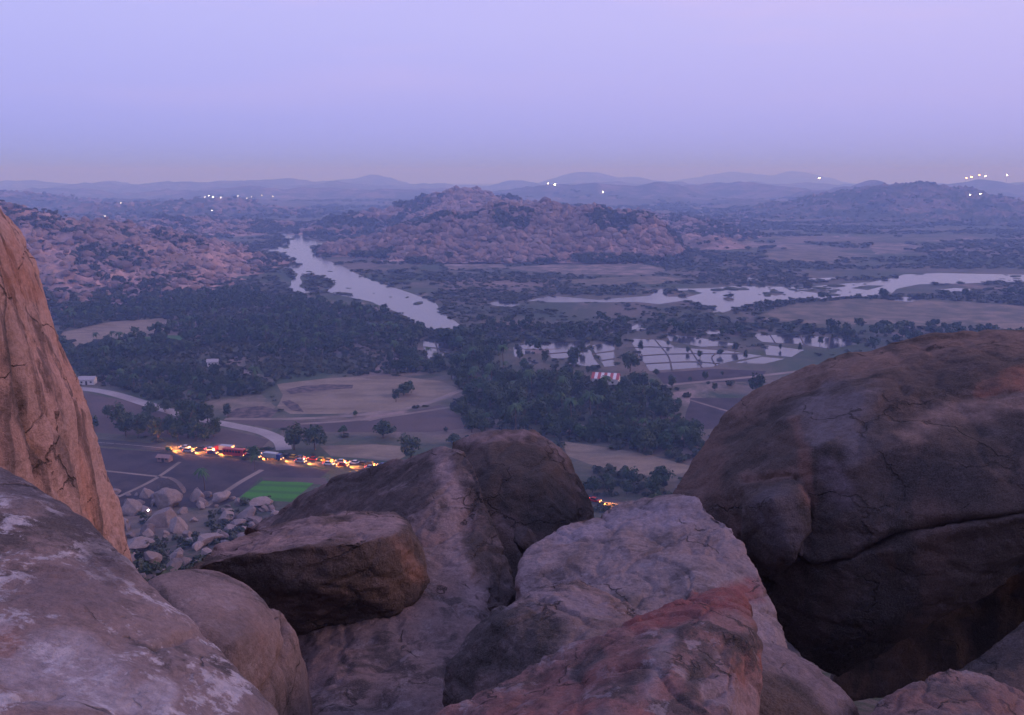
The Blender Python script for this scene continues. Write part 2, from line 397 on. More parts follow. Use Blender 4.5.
def ribbon(name, pts, width, mat, z, hgt=0, excl=True, res=6, taper=None):
    pw = [Vector(G(*p)) if len(p) == 2 else Vector((p[0], p[1])) for p in pts]
    # catmull-rom
    q = []
    for i in range(len(pw) - 1):
        p0 = pw[max(i - 1, 0)]; p1 = pw[i]; p2 = pw[i + 1]; p3 = pw[min(i + 2, len(pw) - 1)]
        for k in range(res):
            t = k / res; q.append(.5 * ((2 * p1) + (-p0 + p2) * t + (2 * p0 - 5 * p1 + 4 * p2 - p3) * t * t + (-p0 + 3 * p1 - 3 * p2 + p3) * t ** 3))
    q.append(pw[-1]); V = []; F = []
    for i, c in enumerate(q):
        d = (q[min(i + 1, len(q) - 1)] - q[max(i - 1, 0)]).normalized(); nn = Vector((-d.y, d.x)) * width / 2
        if hgt:
            for s, zz in ((1.4, z - .05), (.6, z + hgt), (-.6, z + hgt), (-1.4, z - .05)): V.append((*(c + nn * s), zz))
        else:
            for s in (1, -1): V.append((*(c + nn * s), z))
    k = 4 if hgt else 2
    for i in range(len(q) - 1):
        for j in range(k - 1): F.append((i * k + j, i * k + j + 1, (i + 1) * k + j + 1, (i + 1) * k + j))
    V = np.array(V); F = np.array(F)[:, ::-1]
    o = tag(obj(name, npmesh(name, V, F, mat)), kind='structure')
    if excl:
        L = [tuple(V[i * k][:2]) for i in range(len(q))]; R = [tuple(V[i * k + k - 1][:2]) for i in range(len(q))]
        EXCL.append((L + R[::-1], []))
    return o, q
for L in ([(628,348),(650,347),(672,348)], [(640,356),(680,354),(745,354)], [(645,364),(690,362),(720,364)], [(655,340),(668,356),(672,371)], [(690,349),(702,368)], [(722,351),(712,357),(716,366)], [(592,354),(614,351)], [(600,361),(614,359)],
          [(424,347),(450,350)], [(435,341),(440,359)], [(548,354),(572,352)], [(770,335),(775,343)], [(800,336),(805,347)], [(830,337),(828,349)], [(440,352),(452,354)]):
    ribbon('earth_bund', L, 0.8, M_BUND, .12, .3, excl=False)

# fields
M_TAN = flat_mat('harvested_field_soil', [(.23, .18, .125), (.165, .13, .09), (.27, .215, .15)], (.012, .05), vscale=(1, 2.2, 1))
M_BROWN = flat_mat('ploughed_soil', [(.13, .095, .085), (.09, .07, .065)], (.02, .09))
M_DARKSOIL = flat_mat('dark_ploughed_soil', [(.055, .042, .048), (.04, .034, .038), (.075, .058, .06)], (.02, .08))
M_BURNT = flat_mat('burnt_stubble', [(.045, .035, .038), (.08, .06, .055), (.16, .12, .1)], (.15, .3))
M_SAND = flat_mat('river_sand', [(.36, .27, .24), (.22, .17, .15), (.1, .1, .07)], (.02, .05))
M_GRASS = flat_mat('dry_grassland', [(.19, .16, .11), (.26, .2, .15), (.1, .1, .065)], (.015, .05))
def green_mat(name, c1, c2, ang, rows):
    m, n, b = new_mat(name); tc = N(n, 'ShaderNodeTexCoord').outputs['Object']
    mp = N(n, 'ShaderNodeMapping'); mp.inputs['Rotation'].default_value = (0, 0, ang); n.links.new(tc, mp.inputs[0])
    wv = N(n, 'ShaderNodeTexWave', bands_direction='Y'); wv.inputs['Scale'].default_value = rows; wv.inputs['Distortion'].default_value = .6; wv.inputs['Detail Scale'].default_value = .3
    n.links.new(mp.outputs[0], wv.inputs[0]); r = N(n, 'ShaderNodeMapRange'); r.inputs[1].default_value = .1; r.inputs[2].default_value = .6; n.links.new(wv.outputs[1], r.inputs[0])
    c = mixc(n, r.outputs[0], c2, c1); f, _ = noise_fac(n, tc, .3, 5); c = mixc(n, mul(n, f, .3), c, c2)
    n.links.new(c, b.inputs['Base Color']); return m
M_GREEN = green_mat('young_rice_crop', (.05, .21, .015), (.04, .14, .02), .12, .045)
M_GREEN2 = green_mat('green_crop', (.06, .15, .03), (.04, .09, .03), .3, .05)
FIELDS = [
 ('field', [(238,499),(262,481),(313,483),(291,502)], M_GREEN, .06, .7),
 ('field', [(70,446),(160,452),(245,461),(330,470),(320,478),(262,477),(236,500),(215,508),(60,506)], M_DARKSOIL, .02, 0),
 ('field', [(262,477.5),(325,478),(330,486),(316,484),(263,480)], M_BROWN, .03, 0),
 ('field', [(276,384),(330,378),(390,375.5),(440,381),(458,388),(452,398),(425,405),(385,411),(330,414),(290,414),(276,407),(284,395)], M_TAN, .03, 1),
 ('field', [(225,420),(300,421),(370,421),(440,405),(455,412),(470,428),(430,432),(330,432),(270,428)], M_BROWN, .02, 1),
 ('field', [(320,446),(372,444),(420,447),(395,462),(330,456)], M_TAN, .03, 1),
 ('field', [(80,392),(130,402),(185,420),(270,440),(262,449),(200,440),(90,432)], M_BROWN, .02, 1),
 ('field', [(560,441),(600,447),(650,455),(700,468),(665,478),(600,468),(568,456)], M_TAN, .03, 1),
 ('field', [(690,398),(760,398),(760,425),(700,430),(685,418)], M_DARKSOIL, .03, 1),
 ('field', [(655,373),(715,369),(765,371),(760,381),(665,384)], M_DARKSOIL, .03, 1),
 ('field', [(60,333),(110,322),(165,318),(170,330),(120,340),(70,349)], M_TAN, .03, 2),
 ('field', [(136,338),(165,335),(190,336),(188,341),(150,342)], M_GREEN2, .05, 1),
 ('field', [(750,318),(790,305),(850,299),(940,300),(1024,306),(1150,312),(1150,330),(1024,322),(940,326),(860,324),(800,324)], M_GRASS, .03, 3),
 ('field', [(980,324),(1100,320),(1100,334),(1010,332)], M_TAN, .05, 2),
 ('field', [(500,268),(560,264),(640,264),(668,270),(650,276),(560,274)], M_SAND, .03, 6),
 ('field', [(440,262),(500,262),(510,268),(450,270)], M_SAND, .04, 5),
 ('field', [(560,280),(650,276),(700,279),(660,284),(590,286)], M_GRASS, .05, 5),
 ('field', [(680,238),(720,240),(770,243),(830,246),(820,250),(740,247),(690,243)], M_SAND, .03, 8),
 ('field', [(870,245),(900,243),(925,247),(900,253),(875,254)], M_SAND, .03, 6),
 ('field', [(760,252),(830,250),(870,256),(820,262),(770,260)], M_GRASS, .03, 6),
 ('field', [(200,402),(262,395),(276,407),(262,417),(228,414)], M_GRASS, .02, 1),
 ('field', [(226,415),(240,408),(262,406),(275,411),(268,418),(245,419)], M_BURNT, .07, 3),
 ('field', [(279,402),(288,400),(297,405),(302,413),(290,411)], M_BURNT, .07, 2),
 ('field', [(284,390),(300,386),(330,384.5),(356,385),(350,389),(318,391),(290,394)], M_BURNT, .07, 2),
]
for i, (nm, p, m, z, a) in enumerate(FIELDS): sheet(nm, p, m, z, a, (5 if a == .7 else 10) if a < 3 else 25, seed=i * 1.7, excl=True)

# roads
M_ROAD = flat_mat('dusty_asphalt', [(.085, .078, .075), (.06, .056, .056)], (.05, .3))
M_TRACK = flat_mat('pale_concrete_track', [(.42, .38, .37), (.32, .28, .27)], (.05, .3))
M_DIRT = flat_mat('dirt_path', [(.3, .24, .2), (.2, .16, .13)], (.05, .3))
ROADPX = [(20,438),(75,441),(130,445),(180,450),(240,455),(310,462),(385,469),(450,477),(520,487),(600,501),(650,512),(720,530)]
_, ROADQ = ribbon('road', ROADPX, 8.5, M_ROAD, .1)
ribbon('road', [(20,384),(75,388),(110,393),(150,405),(190,417),(230,425),(262,432),(280,441),(284,450)], 6.5, M_TRACK, .08)
for pts, wd in (([(225,419),(290,419),(350,416),(400,410),(430,402),(462,390)], 4), ([(300,424),(360,420),(420,412),(470,404)], 3), ([(575,425),(610,431),(650,436),(690,441)], 4),
                ([(640,388),(690,383),(760,376),(840,366)], 4), ([(100,505),(150,482),(180,462)], 1.6), ([(205,507),(236,485),(262,470)], 2.2), ([(96,470),(170,478)], 1.4), ([(690,400),(720,409),(745,416)], 2)):
    ribbon('path', pts, wd, M_DIRT, .09)
M_WHITE = plain('road_paint', (.6, .58, .55))
rn = 0
for i in range(4, len(ROADQ) - 2, 1):
    a, b = ROADQ[i], ROADQ[i + 1]; d = (b - a).normalized(); a2 = a + d * 1.5; b2 = a + d * 5.5
    ribbon('lane_marking', [(a2.x, a2.y, 0), (b2.x, b2.y, 0)], .18, M_WHITE, .104, excl=False, res=1)

# ------------------------------------------------------------------ hills
HILLS = []
def hillfn(bumps, x, y, rough, seed, cell):
    h = np.zeros_like(x)
    for bx, by, bz, rx, ry, pw in bumps:
        d = np.sqrt(((x - bx) / rx) ** 2 + ((y - by) / ry) ** 2)
        h = h + np.clip(bz * np.exp(-d ** pw * .9) * .96, 0, None) ** 12
    h = h ** (1 / 12)
    p = np.stack([x, y, 0 * x], -1)
    e = np.clip(h / 14, 0, 1)
    h = h + e * rough * (fbm(p / (cell * 8), 4, seed) * 1.3 + (ridged(p / (cell * 3), 3, seed + 3) - .7) * .6)
    if cell < 20:
        d1, d2, idv = worley(p / cell, seed)
        h = h + e * (np.clip(.75 - d1, 0, 1) * idv * 1.3 - .12) * cell * .9
    return h - 3.5
def hill(name, spec, spacing, rough, cell, seed, mat, margin=1.6):
    bumps = []
    for s in spec:
        px, py, Yd, rx, ry = s[:5]; q = P(px, py, Yd); bumps.append((q.x, q.y, q.z + 3.5, rx, ry, s[5] if len(s) > 5 else 2.0))
    x0 = min(b[0] - b[3] * margin for b in bumps); x1 = max(b[0] + b[3] * margin for b in bumps)
    y0 = min(b[1] - b[4] * margin for b in bumps); y1 = max(b[1] + b[4] * margin for b in bumps)
    nx = int((x1 - x0) / spacing); ny = int((y1 - y0) / spacing)
    X, Y = np.meshgrid(np.linspace(x0, x1, nx), np.linspace(y0, y1, ny)); X = X.ravel(); Y = Y.ravel()
    Z = hillfn(bumps, X, Y, rough, seed, cell)
    ii, jj = np.meshgrid(np.arange(nx - 1), np.arange(ny - 1)); a = (jj * nx + ii).ravel()
    F = np.stack([a, a + 1, a + nx + 1, a + nx], -1); keep = (Z[F] > -3).any(1); F = F[keep]
    uq, inv = np.unique(F, return_inverse=True); V = np.stack([X, Y, Z], -1)[uq]; F = inv.reshape(-1, 4)
    tag(obj(name, npmesh(name, V, F, mat, cell >= 20)), kind='structure')
    HILLS.append((bumps, rough, seed, cell, (x0, x1, y0, y1)))
def hill_mat(name, s, rockc=(.44, .3, .27), rock2=(.32, .22, .2), grn=(.05, .06, .04), veg=.52):
    m, n, b = new_mat(name); tc = N(n, 'ShaderNodeTexCoord').outputs['Object']
    f, _ = noise_fac(n, tc, .02 * s, 6, .4, .6); c = mixc(n, f, rockc, rock2)
    vo = N(n, 'ShaderNodeTexVoronoi'); vo.inputs['Scale'].default_value = .11 * s; n.links.new(tc, vo.inputs['Vector'])
    sp = N(n, 'ShaderNodeSeparateColor'); n.links.new(vo.outputs['Color'], sp.inputs[0])
    c = mixc(n, mul(n, sp.outputs[0], .55), c, (.12, .085, .08)); 
    f, _ = noise_fac(n, tc, .035 * s, 7, veg, veg + .06, .75, .5); c = mixc(n, f, c, grn)
    f, _ = noise_fac(n, tc, .006 * s, 4, .5, .62, .6); c = mixc(n, mul(n, f, .5), c, grn)
    n.links.new(c, b.inputs['Base Color']); return m
M_HILL = hill_mat('rocky_hill', 1.0, (.5, .33, .29), (.38, .26, .235), veg=.57); M_HILLF = hill_mat('distant_hill', .25, (.26, .18, .165), (.18, .135, .13), veg=.45)
hill('hill', [(-60,205,1050,200,260),(10,216,1150,110,240),(60,221,1150,110,230),(110,226,1120,90,220),(145,236,1090,75,190),(178,250,1060,50,150),(202,266,1020,35,80)], 3.2, 5, 8, 3, M_HILL)
hill('hill', [(190,221,2000,120,220),(235,223,1980,110,200),(262,236,1900,60,130)], 4.5, 6, 9, 8, M_HILL)
hill('hill', [(375,238,1400,60,100),(420,226,1400,70,120),(455,213,1420,70,140),(500,205,1420,80,150),(545,206,1430,80,150),(590,211,1420,80,140),(632,216,1400,55,120,3),(655,232,1390,35,80,3),(350,246,1450,50,80)], 3.2, 5, 8, 21, M_HILL)
hill('hill', [(345,233,1950,140,160),(395,216,2000,140,200),(432,203,2050,120,220),(465,192,2100,130,240),(505,199,2100,140,230),(555,207,2100,170,220)], 5.5, 8, 11, 34, M_HILL)
hill('hill', [(690,226,1750,90,110),(640,214,2100,140,180),(705,222,2200,160,160)], 6, 6, 11, 44, M_HILL)
hill('hill', [(795,212,2700,200,300),(840,197,2750,190,330),(880,186,2750,190,380),(915,184,2750,190,380),(955,190,2750,190,350),(1000,203,2700,220,320),(1050,212,2700,250,300),(760,222,2500,200,200)], 8, 7, 16, 55, M_HILLF)
hill('hill', [(700,235,1500,60,60),(1010,238,1900,160,90),(870,240,1800,120,60)], 6, 3, 10, 57, M_HILL)
hill('hill', [(150,205,2700,260,160),(205,199,2900,220,180),(60,214,2300,160,140),(0,192,3400,300,300),(-60,190,3400,400,300),(40,197,3300,180,200)], 10, 9, 19, 61, M_HILLF)
rr = random.Random(4)
def ridge(Yd, ylo, yhi, seed, spacing, rough):
    spec = []; px = -120
    while px < 1150:
        y = ylo + (yhi - ylo) * (.5 + .5 * n1(px / 60.0, seed, 0) * 1.0)
        spec.append((px, y, Yd * (1 + .08 * rr.uniform(-1, 1)), Yd * .07 * rr.uniform(.7, 1.2), Yd * .06)); px += rr.uniform(35, 75)
    hill('hill', spec, spacing, rough, 40, int(seed * 10) % 97, M_HILLF)
ridge(3900, 204, 194, 1.7, 26, 10)
ridge(5400, 196, 186, 3.1, 36, 14)
ridge(7600, 187, 179, 5.3, 55, 18)
hill('hill', [(560,183,4600,300,300),(600,180,4700,380,300),(650,181,4700,330,300),(740,180,4900,330,300),(780,184,4900,300,300)], 28, 12, 40, 71, M_HILLF)
hill('hill', [(375,174,8800,350,500),(330,180,8800,400,500),(590,171,9500,450,500),(630,177,9500,400,500),(740,170,11000,700,500),(790,172,11000,600,500)], 70, 18, 60, 73, M_HILLF)
hill('hill', [(945,184,5200,260,250),(985,179.5,5200,300,250),(1045,181,5200,300,250)], 28, 10, 40, 78, M_HILLF)
hill('hill', [(845,183,4000,120,200),(870,179,4200,130,200),(820,187,4000,150,200)], 20, 9, 40, 75, M_HILLF)

# ------------------------------------------------------------------ proto meshes: rocks, trees, bushes
def ico(sub):
    bm = bmesh.new(); bmesh.ops.create_icosphere(bm, subdivisions=sub, radius=1)
    V = np.array([v.co[:] for v in bm.verts]); F = np.array([[v.index for v in f.verts] for f in bm.faces]); bm.free(); return V, F
def proto_rock(seed, sub=3, lo=.55, hi=.85, ncut=9):
    V, F = ico(sub); r = np.random.default_rng(seed)
    for k in range(ncut):
        nrm = r.normal(size=3); nrm /= np.linalg.norm(nrm); d = r.uniform(lo, hi)
        s = V @ nrm; V = V - np.outer(np.clip(s - d, 0, None) * .93, nrm)
    V = V * (1 + .10 * fbm(V * 1.6 + seed, 4, seed)[:, None])
    V = V * np.array([r.uniform(.9, 1.3), r.uniform(.8, 1.1), r.uniform(.6, .95)])
    return V, F
ROCKS = [proto_rock(s) for s in range(8)]; ROCKS_LO = [proto_rock(s, 2) for s in range(20, 28)]; ROCKS_T = [proto_rock(s, 1) for s in range(40, 46)]
def scatter_mesh(name, protos, pos, scl, rot, mat, seed=0, smooth=False, rv=None):
    """one mesh out of many copies (uncountable cover only)"""
    r = np.random.default_rng(seed); which = r.integers(0, len(protos), len(pos)); Vs = []; Fs = []; Rs = []; off = 0
    if rv is None: rv = r.random(len(pos))
    for k, (PV, PF) in enumerate(protos):
        ix = np.where(which == k)[0]
        if not len(ix): continue
        c = np.cos(rot[ix])[:, None]; s = np.sin(rot[ix])[:, None]
        S = scl[ix]; S = S[:, None] if S.ndim == 1 else S
        v = PV[None] * (S[:, None, :] if S.shape[-1] == 3 else S[:, :, None])
        x = v[..., 0] * c - v[..., 1] * s; y = v[..., 0] * s + v[..., 1] * c
        v = np.stack([x, y, v[..., 2]], -1) + pos[ix][:, None]
        Vs.append(v.reshape(-1, 3)); f = PF[None] + (np.arange(len(ix)) * len(PV))[:, None, None] + off
        Fs.append(f.reshape(-1, PF.shape[1])); off += len(ix) * len(PV); Rs.append(np.repeat(rv[ix], len(PV)))
    return npmesh(name, np.concatenate(Vs), np.concatenate(Fs), mat, smooth, np.concatenate(Rs))
def leaf_cloud(seed, nl, size, lobes, rx, rz, cz, flat=0.0):
    """leaf clumps (triangulated quads) filling several lobes, trunk not included"""
    r = np.random.default_rng(seed); C = []
    for k in range(lobes):
        a = r.uniform(0, 2 * math.pi); rad_ = rx * .62 * math.sqrt(r.random())
        C.append((rad_ * math.cos(a), rad_ * math.sin(a), cz + r.uniform(-.55, .6) * rz * (1 - .5 * rad_ / rx), r.uniform(.32, .55)))
    C = np.array(C); w_ = r.integers(0, lobes, nl)
    d = r.normal(size=(nl, 3)); d /= np.linalg.norm(d, axis=1)[:, None]; rr_ = r.random(nl) ** .33
    c = C[w_, :3] + d * rr_[:, None] * C[w_, 3][:, None] * np.array([rx, rx, rz])
    n1 = r.normal(size=(nl, 3)) + d * 1.2 + np.array([0, 0, .6]); n1 /= np.linalg.norm(n1, axis=1)[:, None]
    t = np.cross(n1, r.normal(size=(nl, 3))); t /= np.linalg.norm(t, axis=1)[:, None]; b = np.cross(n1, t)
    s = (size * r.uniform(.6, 1.4, nl))[:, None]
    q = np.stack([c - t * s - b * s * .6, c + t * s * .4 - b * s, c + t * s + b * s * .6, c - t * s * .5 + b * s], 1)
    q = q + r.normal(size=q.shape) * size * .15
    V = q.reshape(-1, 3); F = np.arange(nl * 4).reshape(-1, 4)
    return V, F
def tube(p0, p1, r0, r1, k=6):
    p0 = Vector(p0); p1 = Vector(p1); d = (p1 - p0).normalized(); u = d.orthogonal().normalized(); v = d.cross(u); V = []
    for p, r in ((p0, r0), (p1, r1)):
        for i in range(k):
            a = 2 * math.pi * i / k; V.append(tuple(p + (u * math.cos(a) + v * math.sin(a)) * r))
    return V, [(i, (i + 1) % k, k + (i + 1) % k, k + i) for i in range(k)]
def join_parts(parts):
    V = []; F = []
    for v, f in parts:
        o = len(V); V += list(v); F += [tuple(i + o for i in q) for q in f]
    return np.array(V), np.array(F)
def tree_proto(seed, h, rx, nl, size, leaf, lobes=9, bush=False):
    r = random.Random(seed); rz = h * .45; cz = h * .52
    crownV, crownF = leaf_cloud(seed, nl, size, lobes, rx, rz, cz)
    crownV[:, 2] = np.maximum(crownV[:, 2], h * .07)
    parts = []; b = (r.uniform(-.3, .3), r.uniform(-.3, .3), h * .36)
    parts.append(tube((0, 0, -.4), b, h * .035, h * .024))
    for k in range(5):
        a = r.uniform(0, 6.28); e = (b[0] + math.cos(a) * rx * .55, b[1] + math.sin(a) * rx * .55, h * r.uniform(.6, .85))
        parts.append(tube(b, e, h * .017, h * .006, 5))
    return (crownV, crownF), join_parts(parts), leaf
TREES = [tree_proto(101, 9, 4.4, 900, .34, M_LEAF, 11), tree_proto(102, 11, 4.8, 1000, .36, M_LEAF, 12), tree_proto(103, 8, 5.0, 900, .34, M_LEAF, 10),
         tree_proto(104, 12, 4.0, 900, .36, M_LEAF, 11), tree_proto(105, 7, 3.4, 700, .3, M_LEAF2, 8)]
TREES_M = [tuple((npmesh('crown', *t[0], t[2]), npmesh('trunk', *t[1], M_BARK, True))) for t in TREES]
LOWT = [leaf_cloud(200 + k, 150, .75, 8, 4.2, 3.4, 5.2) for k in range(6)]
LOWBUSH = [leaf_cloud(300 + k, 46, .9, 5, 3.2, 1.9, 1.7) for k in range(5)]
def palm_proto(seed, h):
    r = random.Random(seed); parts = []; p = Vector((0, 0, -.3)); lean = Vector((r.uniform(-.12, .12), r.uniform(-.12, .12), 0))
    for k in range(5):
        q = Vector((lean.x * h * ((k + 1) / 5) ** 1.6, lean.y * h * ((k + 1) / 5) ** 1.6, h * (k + 1) / 5)); parts.append(tube(p, q, .24 - .02 * k, .22 - .02 * k)); p = q
    V = []; F = []
    for k in range(18):
        a = k * 2.4 + r.uniform(-.2, .2); up = r.uniform(-.2, 1.1); L = r.uniform(3.2, 4.4); d = Vector((math.cos(a), math.sin(a), 0)); s = Vector((-d.y, d.x, 0)); pts = []
        for j in range(6):
            t = j / 5; c = p + d * L * t * (.9 if up < .8 else .7) + Vector((0, 0, up * L * t * .75 - 1.15 * L * t * t * .8)); wd = .55 * math.sin(math.pi * (.12 + .85 * t)); pts.append((c, wd))
        o = len(V)
        for c, wd in pts: V += [tuple(c - s * wd - Vector((0, 0, wd * .6))), tuple(c), tuple(c + s * wd - Vector((0, 0, wd * .6)))]
        for j in range(5):
            i = o + j * 3; F += [(i, i + 1, i + 4, i + 3), (i + 1, i + 2, i + 5, i + 4)]
    return (np.array(V), np.array(F)), join_parts(parts)
PALMS = [palm_proto(s, h) for s, h in ((1, 9), (2, 11), (3, 12.5))]
PALMS_M = [(npmesh('crown', *p[0], M_LEAF2), npmesh('trunk', *p[1], M_BARK, True)) for p in PALMS]
NT = [0]
def place_tree(x, y, s, label, group=None, kind='broadleaf_tree', which=None, z=None, sx=1):
    M = PALMS_M if kind == 'palm_tree' else TREES_M
    c, t = M[which if which is not None else random.randrange(len(M))]
    z = float(terrain(np.array([x]), np.array([y]))[0]) if z is None else z
    e = empty(kind, (x, y, z), random.uniform(0, 6.28), s)
    e.scale = (s * sx, s * sx, s)
    tag(e, label, 'palm tree' if kind == 'palm_tree' else 'tree', group)
    obj('crown', c, e); obj('trunk', t, e); NT[0] += 1
    return e
def excluded(x, y):
    m = np.zeros(len(x), bool)
    for wp, hp in EXCL:
        k = inpoly(x, y, wp)
        for h in hp: k &= ~inpoly(x, y, h)
        m |= k
    return m
def scatter_poly(pxpoly, spacing, seed, jit=.45, check=True):
    wp = [G(*p) for p in pxpoly]; xs = [p[0] for p in wp]; ys = [p[1] for p in wp]; r = np.random.default_rng(seed)
    X, Y = np.meshgrid(np.arange(min(xs), max(xs), spacing), np.arange(min(ys), max(ys), spacing)); X = X.ravel(); Y = Y.ravel()
    X = X + r.uniform(-jit, jit, len(X)) * spacing; Y = Y + r.uniform(-jit, jit, len(Y)) * spacing
    k = inpoly(X, Y, wp)
    if check: k &= ~excluded(X, Y)
    return X[k], Y[k]

# isolated and named trees: (px, base py, height px, label, width factor)
ISO = [(404,395,13,'broad dark tree on the pale harvested field',1.4,2),(396,402,15,'slim dark tree just below the broad one on the pale field',.8,3),(409,391,11,'small round tree on the crest of the pale harvested field',1.1,4),
       (383,438,18,'round dark tree on the brown field right of the roadside pair',1.15,2),(411,460,28,'large dark green tree at the foot of the ridge rock by the road',1.0,1),
       (344,434,9,'low round bush-like tree between the roadside pair and the round field tree',1.2,4),(356,416,6,'tiny tree beside the dirt path on the brown field',1.1,4),
       (294,450,27,'left tree of the dark pair by the road junction',1.0,1),(315,450,26,'right tree of the dark pair by the road junction',1.1,0),
       (253,462,17,'small dark tree on the near verge in front of the lit road',.9,4),
       (228,418,16,'slim tree between the pale track and the grass patch',.8,3),(455,445,12,'dark shrubby tree peeping over the ridge rock',1.3,2),(468,447,9,'low shrubby tree right behind the ridge rock crest',1.3,4)]
for px, py, hp, lab, wf, wh in ISO:
    x, y = G(px, py); d = math.hypot(x, y, CAMZ); hm_ = hp / FPX * d / .95
    base = [9, 11, 8, 12, 7][wh]; place_tree(x, y, hm_ / base, lab, None, which=wh, sx=wf)
rs = random.Random(9)
for k, (px, py, hp) in enumerate([(86,424,20),(94,430,16),(118,426,26),(126,436,30),(138,438,28),(146,430,26),(158,440,26),(168,434,30),(178,441,26),(188,438,34),(196,441,28),(205,441,26),(214,437,24),(150,416,22),(165,412,20),(183,420,26),(198,426,30),(208,422,22),(108,418,18)]):
    x, y = G(px, py); d = math.hypot(x, y, CAMZ)
    place_tree(x, y, hp * .78 / FPX * d / 9.5, 'dark roadside tree in the belt between the pale track and the lit road', 'trees in the roadside belt left of the junction', which=rs.choice([0, 1, 3, 2]))
# palm by the dark ploughed field
for px, py, hp, lab in ((205,490,28,'lone palm in the dark ploughed field left of the green plot'), (255,470,18,'palm at the corner of the dark field by the lit road')):
    x, y = G(px, py); d = math.hypot(x, y, CAMZ); place_tree(x, y, hp / FPX * d / 12, lab, None, 'palm_tree', 0)
# groves: nearest become things, the rest one mesh
GROVES = [
 ('centre', [(440,340),(478,343),(500,372),(590,378),(600,386),(665,388),(682,402),(700,450),(640,450),(560,440),(500,432),(440,428),(430,418),(465,398),(455,378)], 9.5, 'dark broadleaf tree in the dense grove between the pale field and the flooded paddies', 1.0),
 ('fringe', [(425,325),(520,335),(640,375),(770,372),(770,420),(700,470),(600,455),(430,440),(300,405),(230,395),(440,375)], 27, 'scattered tree at the loose edge of the central grove', .85),
 ('near', [(580,476),(600,470),(665,480),(690,500),(650,512),(600,500),(585,490)], 9, 'dark tree in the thicket behind the gap between the boulders', .8),
 ('hedge', [(560,452),(540,440),(600,447),(650,456),(705,470),(705,440),(640,436),(590,428)], 9, 'leafy tree in the hedge belt beside the tan field', .85),
 ('left', [(55,308),(180,296),(250,291),(300,300),(380,312),(424,332),(415,352),(445,362),(445,374),(330,374),(275,383),(262,394),(225,398),(196,410),(150,400),(80,378),(60,352)], 8.6, 'dark green tree in the wide plantation left of the river bend', .8),
 ('fields', [(395,330),(470,325),(560,325),(620,322),(640,328),(625,336),(600,340),(512,342),(500,352),(430,340)], 12, 'tree in the grove at the end of the river bend', .9),
 ('right', [(640,310),(700,318),(760,326),(830,330),(900,326),(1100,334),(1100,345),(870,352),(760,330),(700,345),(660,338),(640,322)], 14, 'tree in the belt beyond the flooded paddies', .95),
 ('rightfar', [(760,303),(840,298),(900,297),(1100,296),(1100,304),(940,299),(850,299),(790,305),(750,316)], 24, 'tree along the far bank', 1.0),
]
cand = []
for gi, (nm, poly, sp, lab, s) in enumerate(GROVES):
    X, Y = scatter_poly(poly, sp, 50 + gi)
    for x, y in zip(X, Y):
        if nm in ('left', 'fields', 'right') and n1(x / 45, y / 45, 3.3) < (-.28 if nm == 'left' else -.05): continue
        cand.append((math.hypot(x, y), x, y, gi, s * rs.uniform(.5, 1.35)))
cand.sort()
NEAR, FAR = [], []
nb = 300 - NT[0] + 2
cnt_p = 0
for c in cand:
    gi = c[3]
    if GROVES[gi][0] in ('centre', 'left') and rs.random() < .2 and cnt_p < 130:
        cnt_p += 1; place_tree(c[1], c[2], c[4] * .95, 'palm rising out of the wide plantation left of the river bend' if GROVES[gi][0] == 'left' else 'palm rising out of the dense central grove', 'palms in the wide plantation' if GROVES[gi][0] == 'left' else 'palms in the central grove', 'palm_tree'); continue
    if nb > 0:
        nb -= 1; place_tree(c[1], c[2], c[4], GROVES[gi][3], 'trees of the ' + {'centre': 'dense central grove', 'near': 'thicket behind the boulders', 'fringe': 'loose edge of the central grove', 'hedge': 'hedge belt by the tan field', 'left': 'wide left plantation', 'fields': 'river bend grove', 'right': 'belt beyond the paddies', 'rightfar': 'far bank'}[GROVES[gi][0]])
    else: FAR.append(c)
fx = np.array([[c[1], c[2], 0] for c in FAR]); fs = np.array([c[4] for c in FAR])
tag(obj('grove', scatter_mesh('grove', LOWT, fx, fs, RNG.uniform(0, 6.28, len(fx)), M_LEAF, 3)), 'far mass of dark plantation and riverside trees across the valley floor', 'woodland', kind='stuff')
for px, py, hp in [(520,360,13),(545,362,12),(574,368,18),(583,352,14),(588,374,16),(618,350,16),(630,372,22),(640,352,14),(668,346,11),(676,342,12),(688,353,10),(700,358,9),(720,356,9),(735,352,10),(745,360,9),
                   (505,350,12),(528,348,10),(648,336,10),(700,339,9),(725,336,10),(780,350,12),(800,352,11),(820,345,10),(690,382,12),(705,380,10),(722,376,9),(657,392,16),(672,388,14)]:
    x, y = G(px, py); d = math.hypot(x, y, CAMZ)
    place_tree(x, y, hp * rs.uniform(.5, 1.15) / FPX * d / 10, 'slender tree standing on a bund among the flooded paddies', 'trees on the paddy bunds', which=rs.choice([3, 3, 1, 0]), sx=rs.uniform(.6, 1))
# grove undergrowth
U = []
for gi, (nm, poly, sp, lab, s) in enumerate(GROVES):
    X, Y = scatter_poly(poly, {'right': 11, 'fringe': 17}.get(nm, 5.6), 80 + gi); U.append(np.stack([X, Y, 0 * X], -1))
U = np.concatenate(U); 
tag(obj('undergrowth', scatter_mesh('undergrowth', LOWBUSH, U, RNG.uniform(.4, 1.0, len(U)), RNG.uniform(0, 6.28, len(U)), M_SCRUB, 5)), 'dark undergrowth filling the groves on the valley floor', 'undergrowth', kind='stuff')

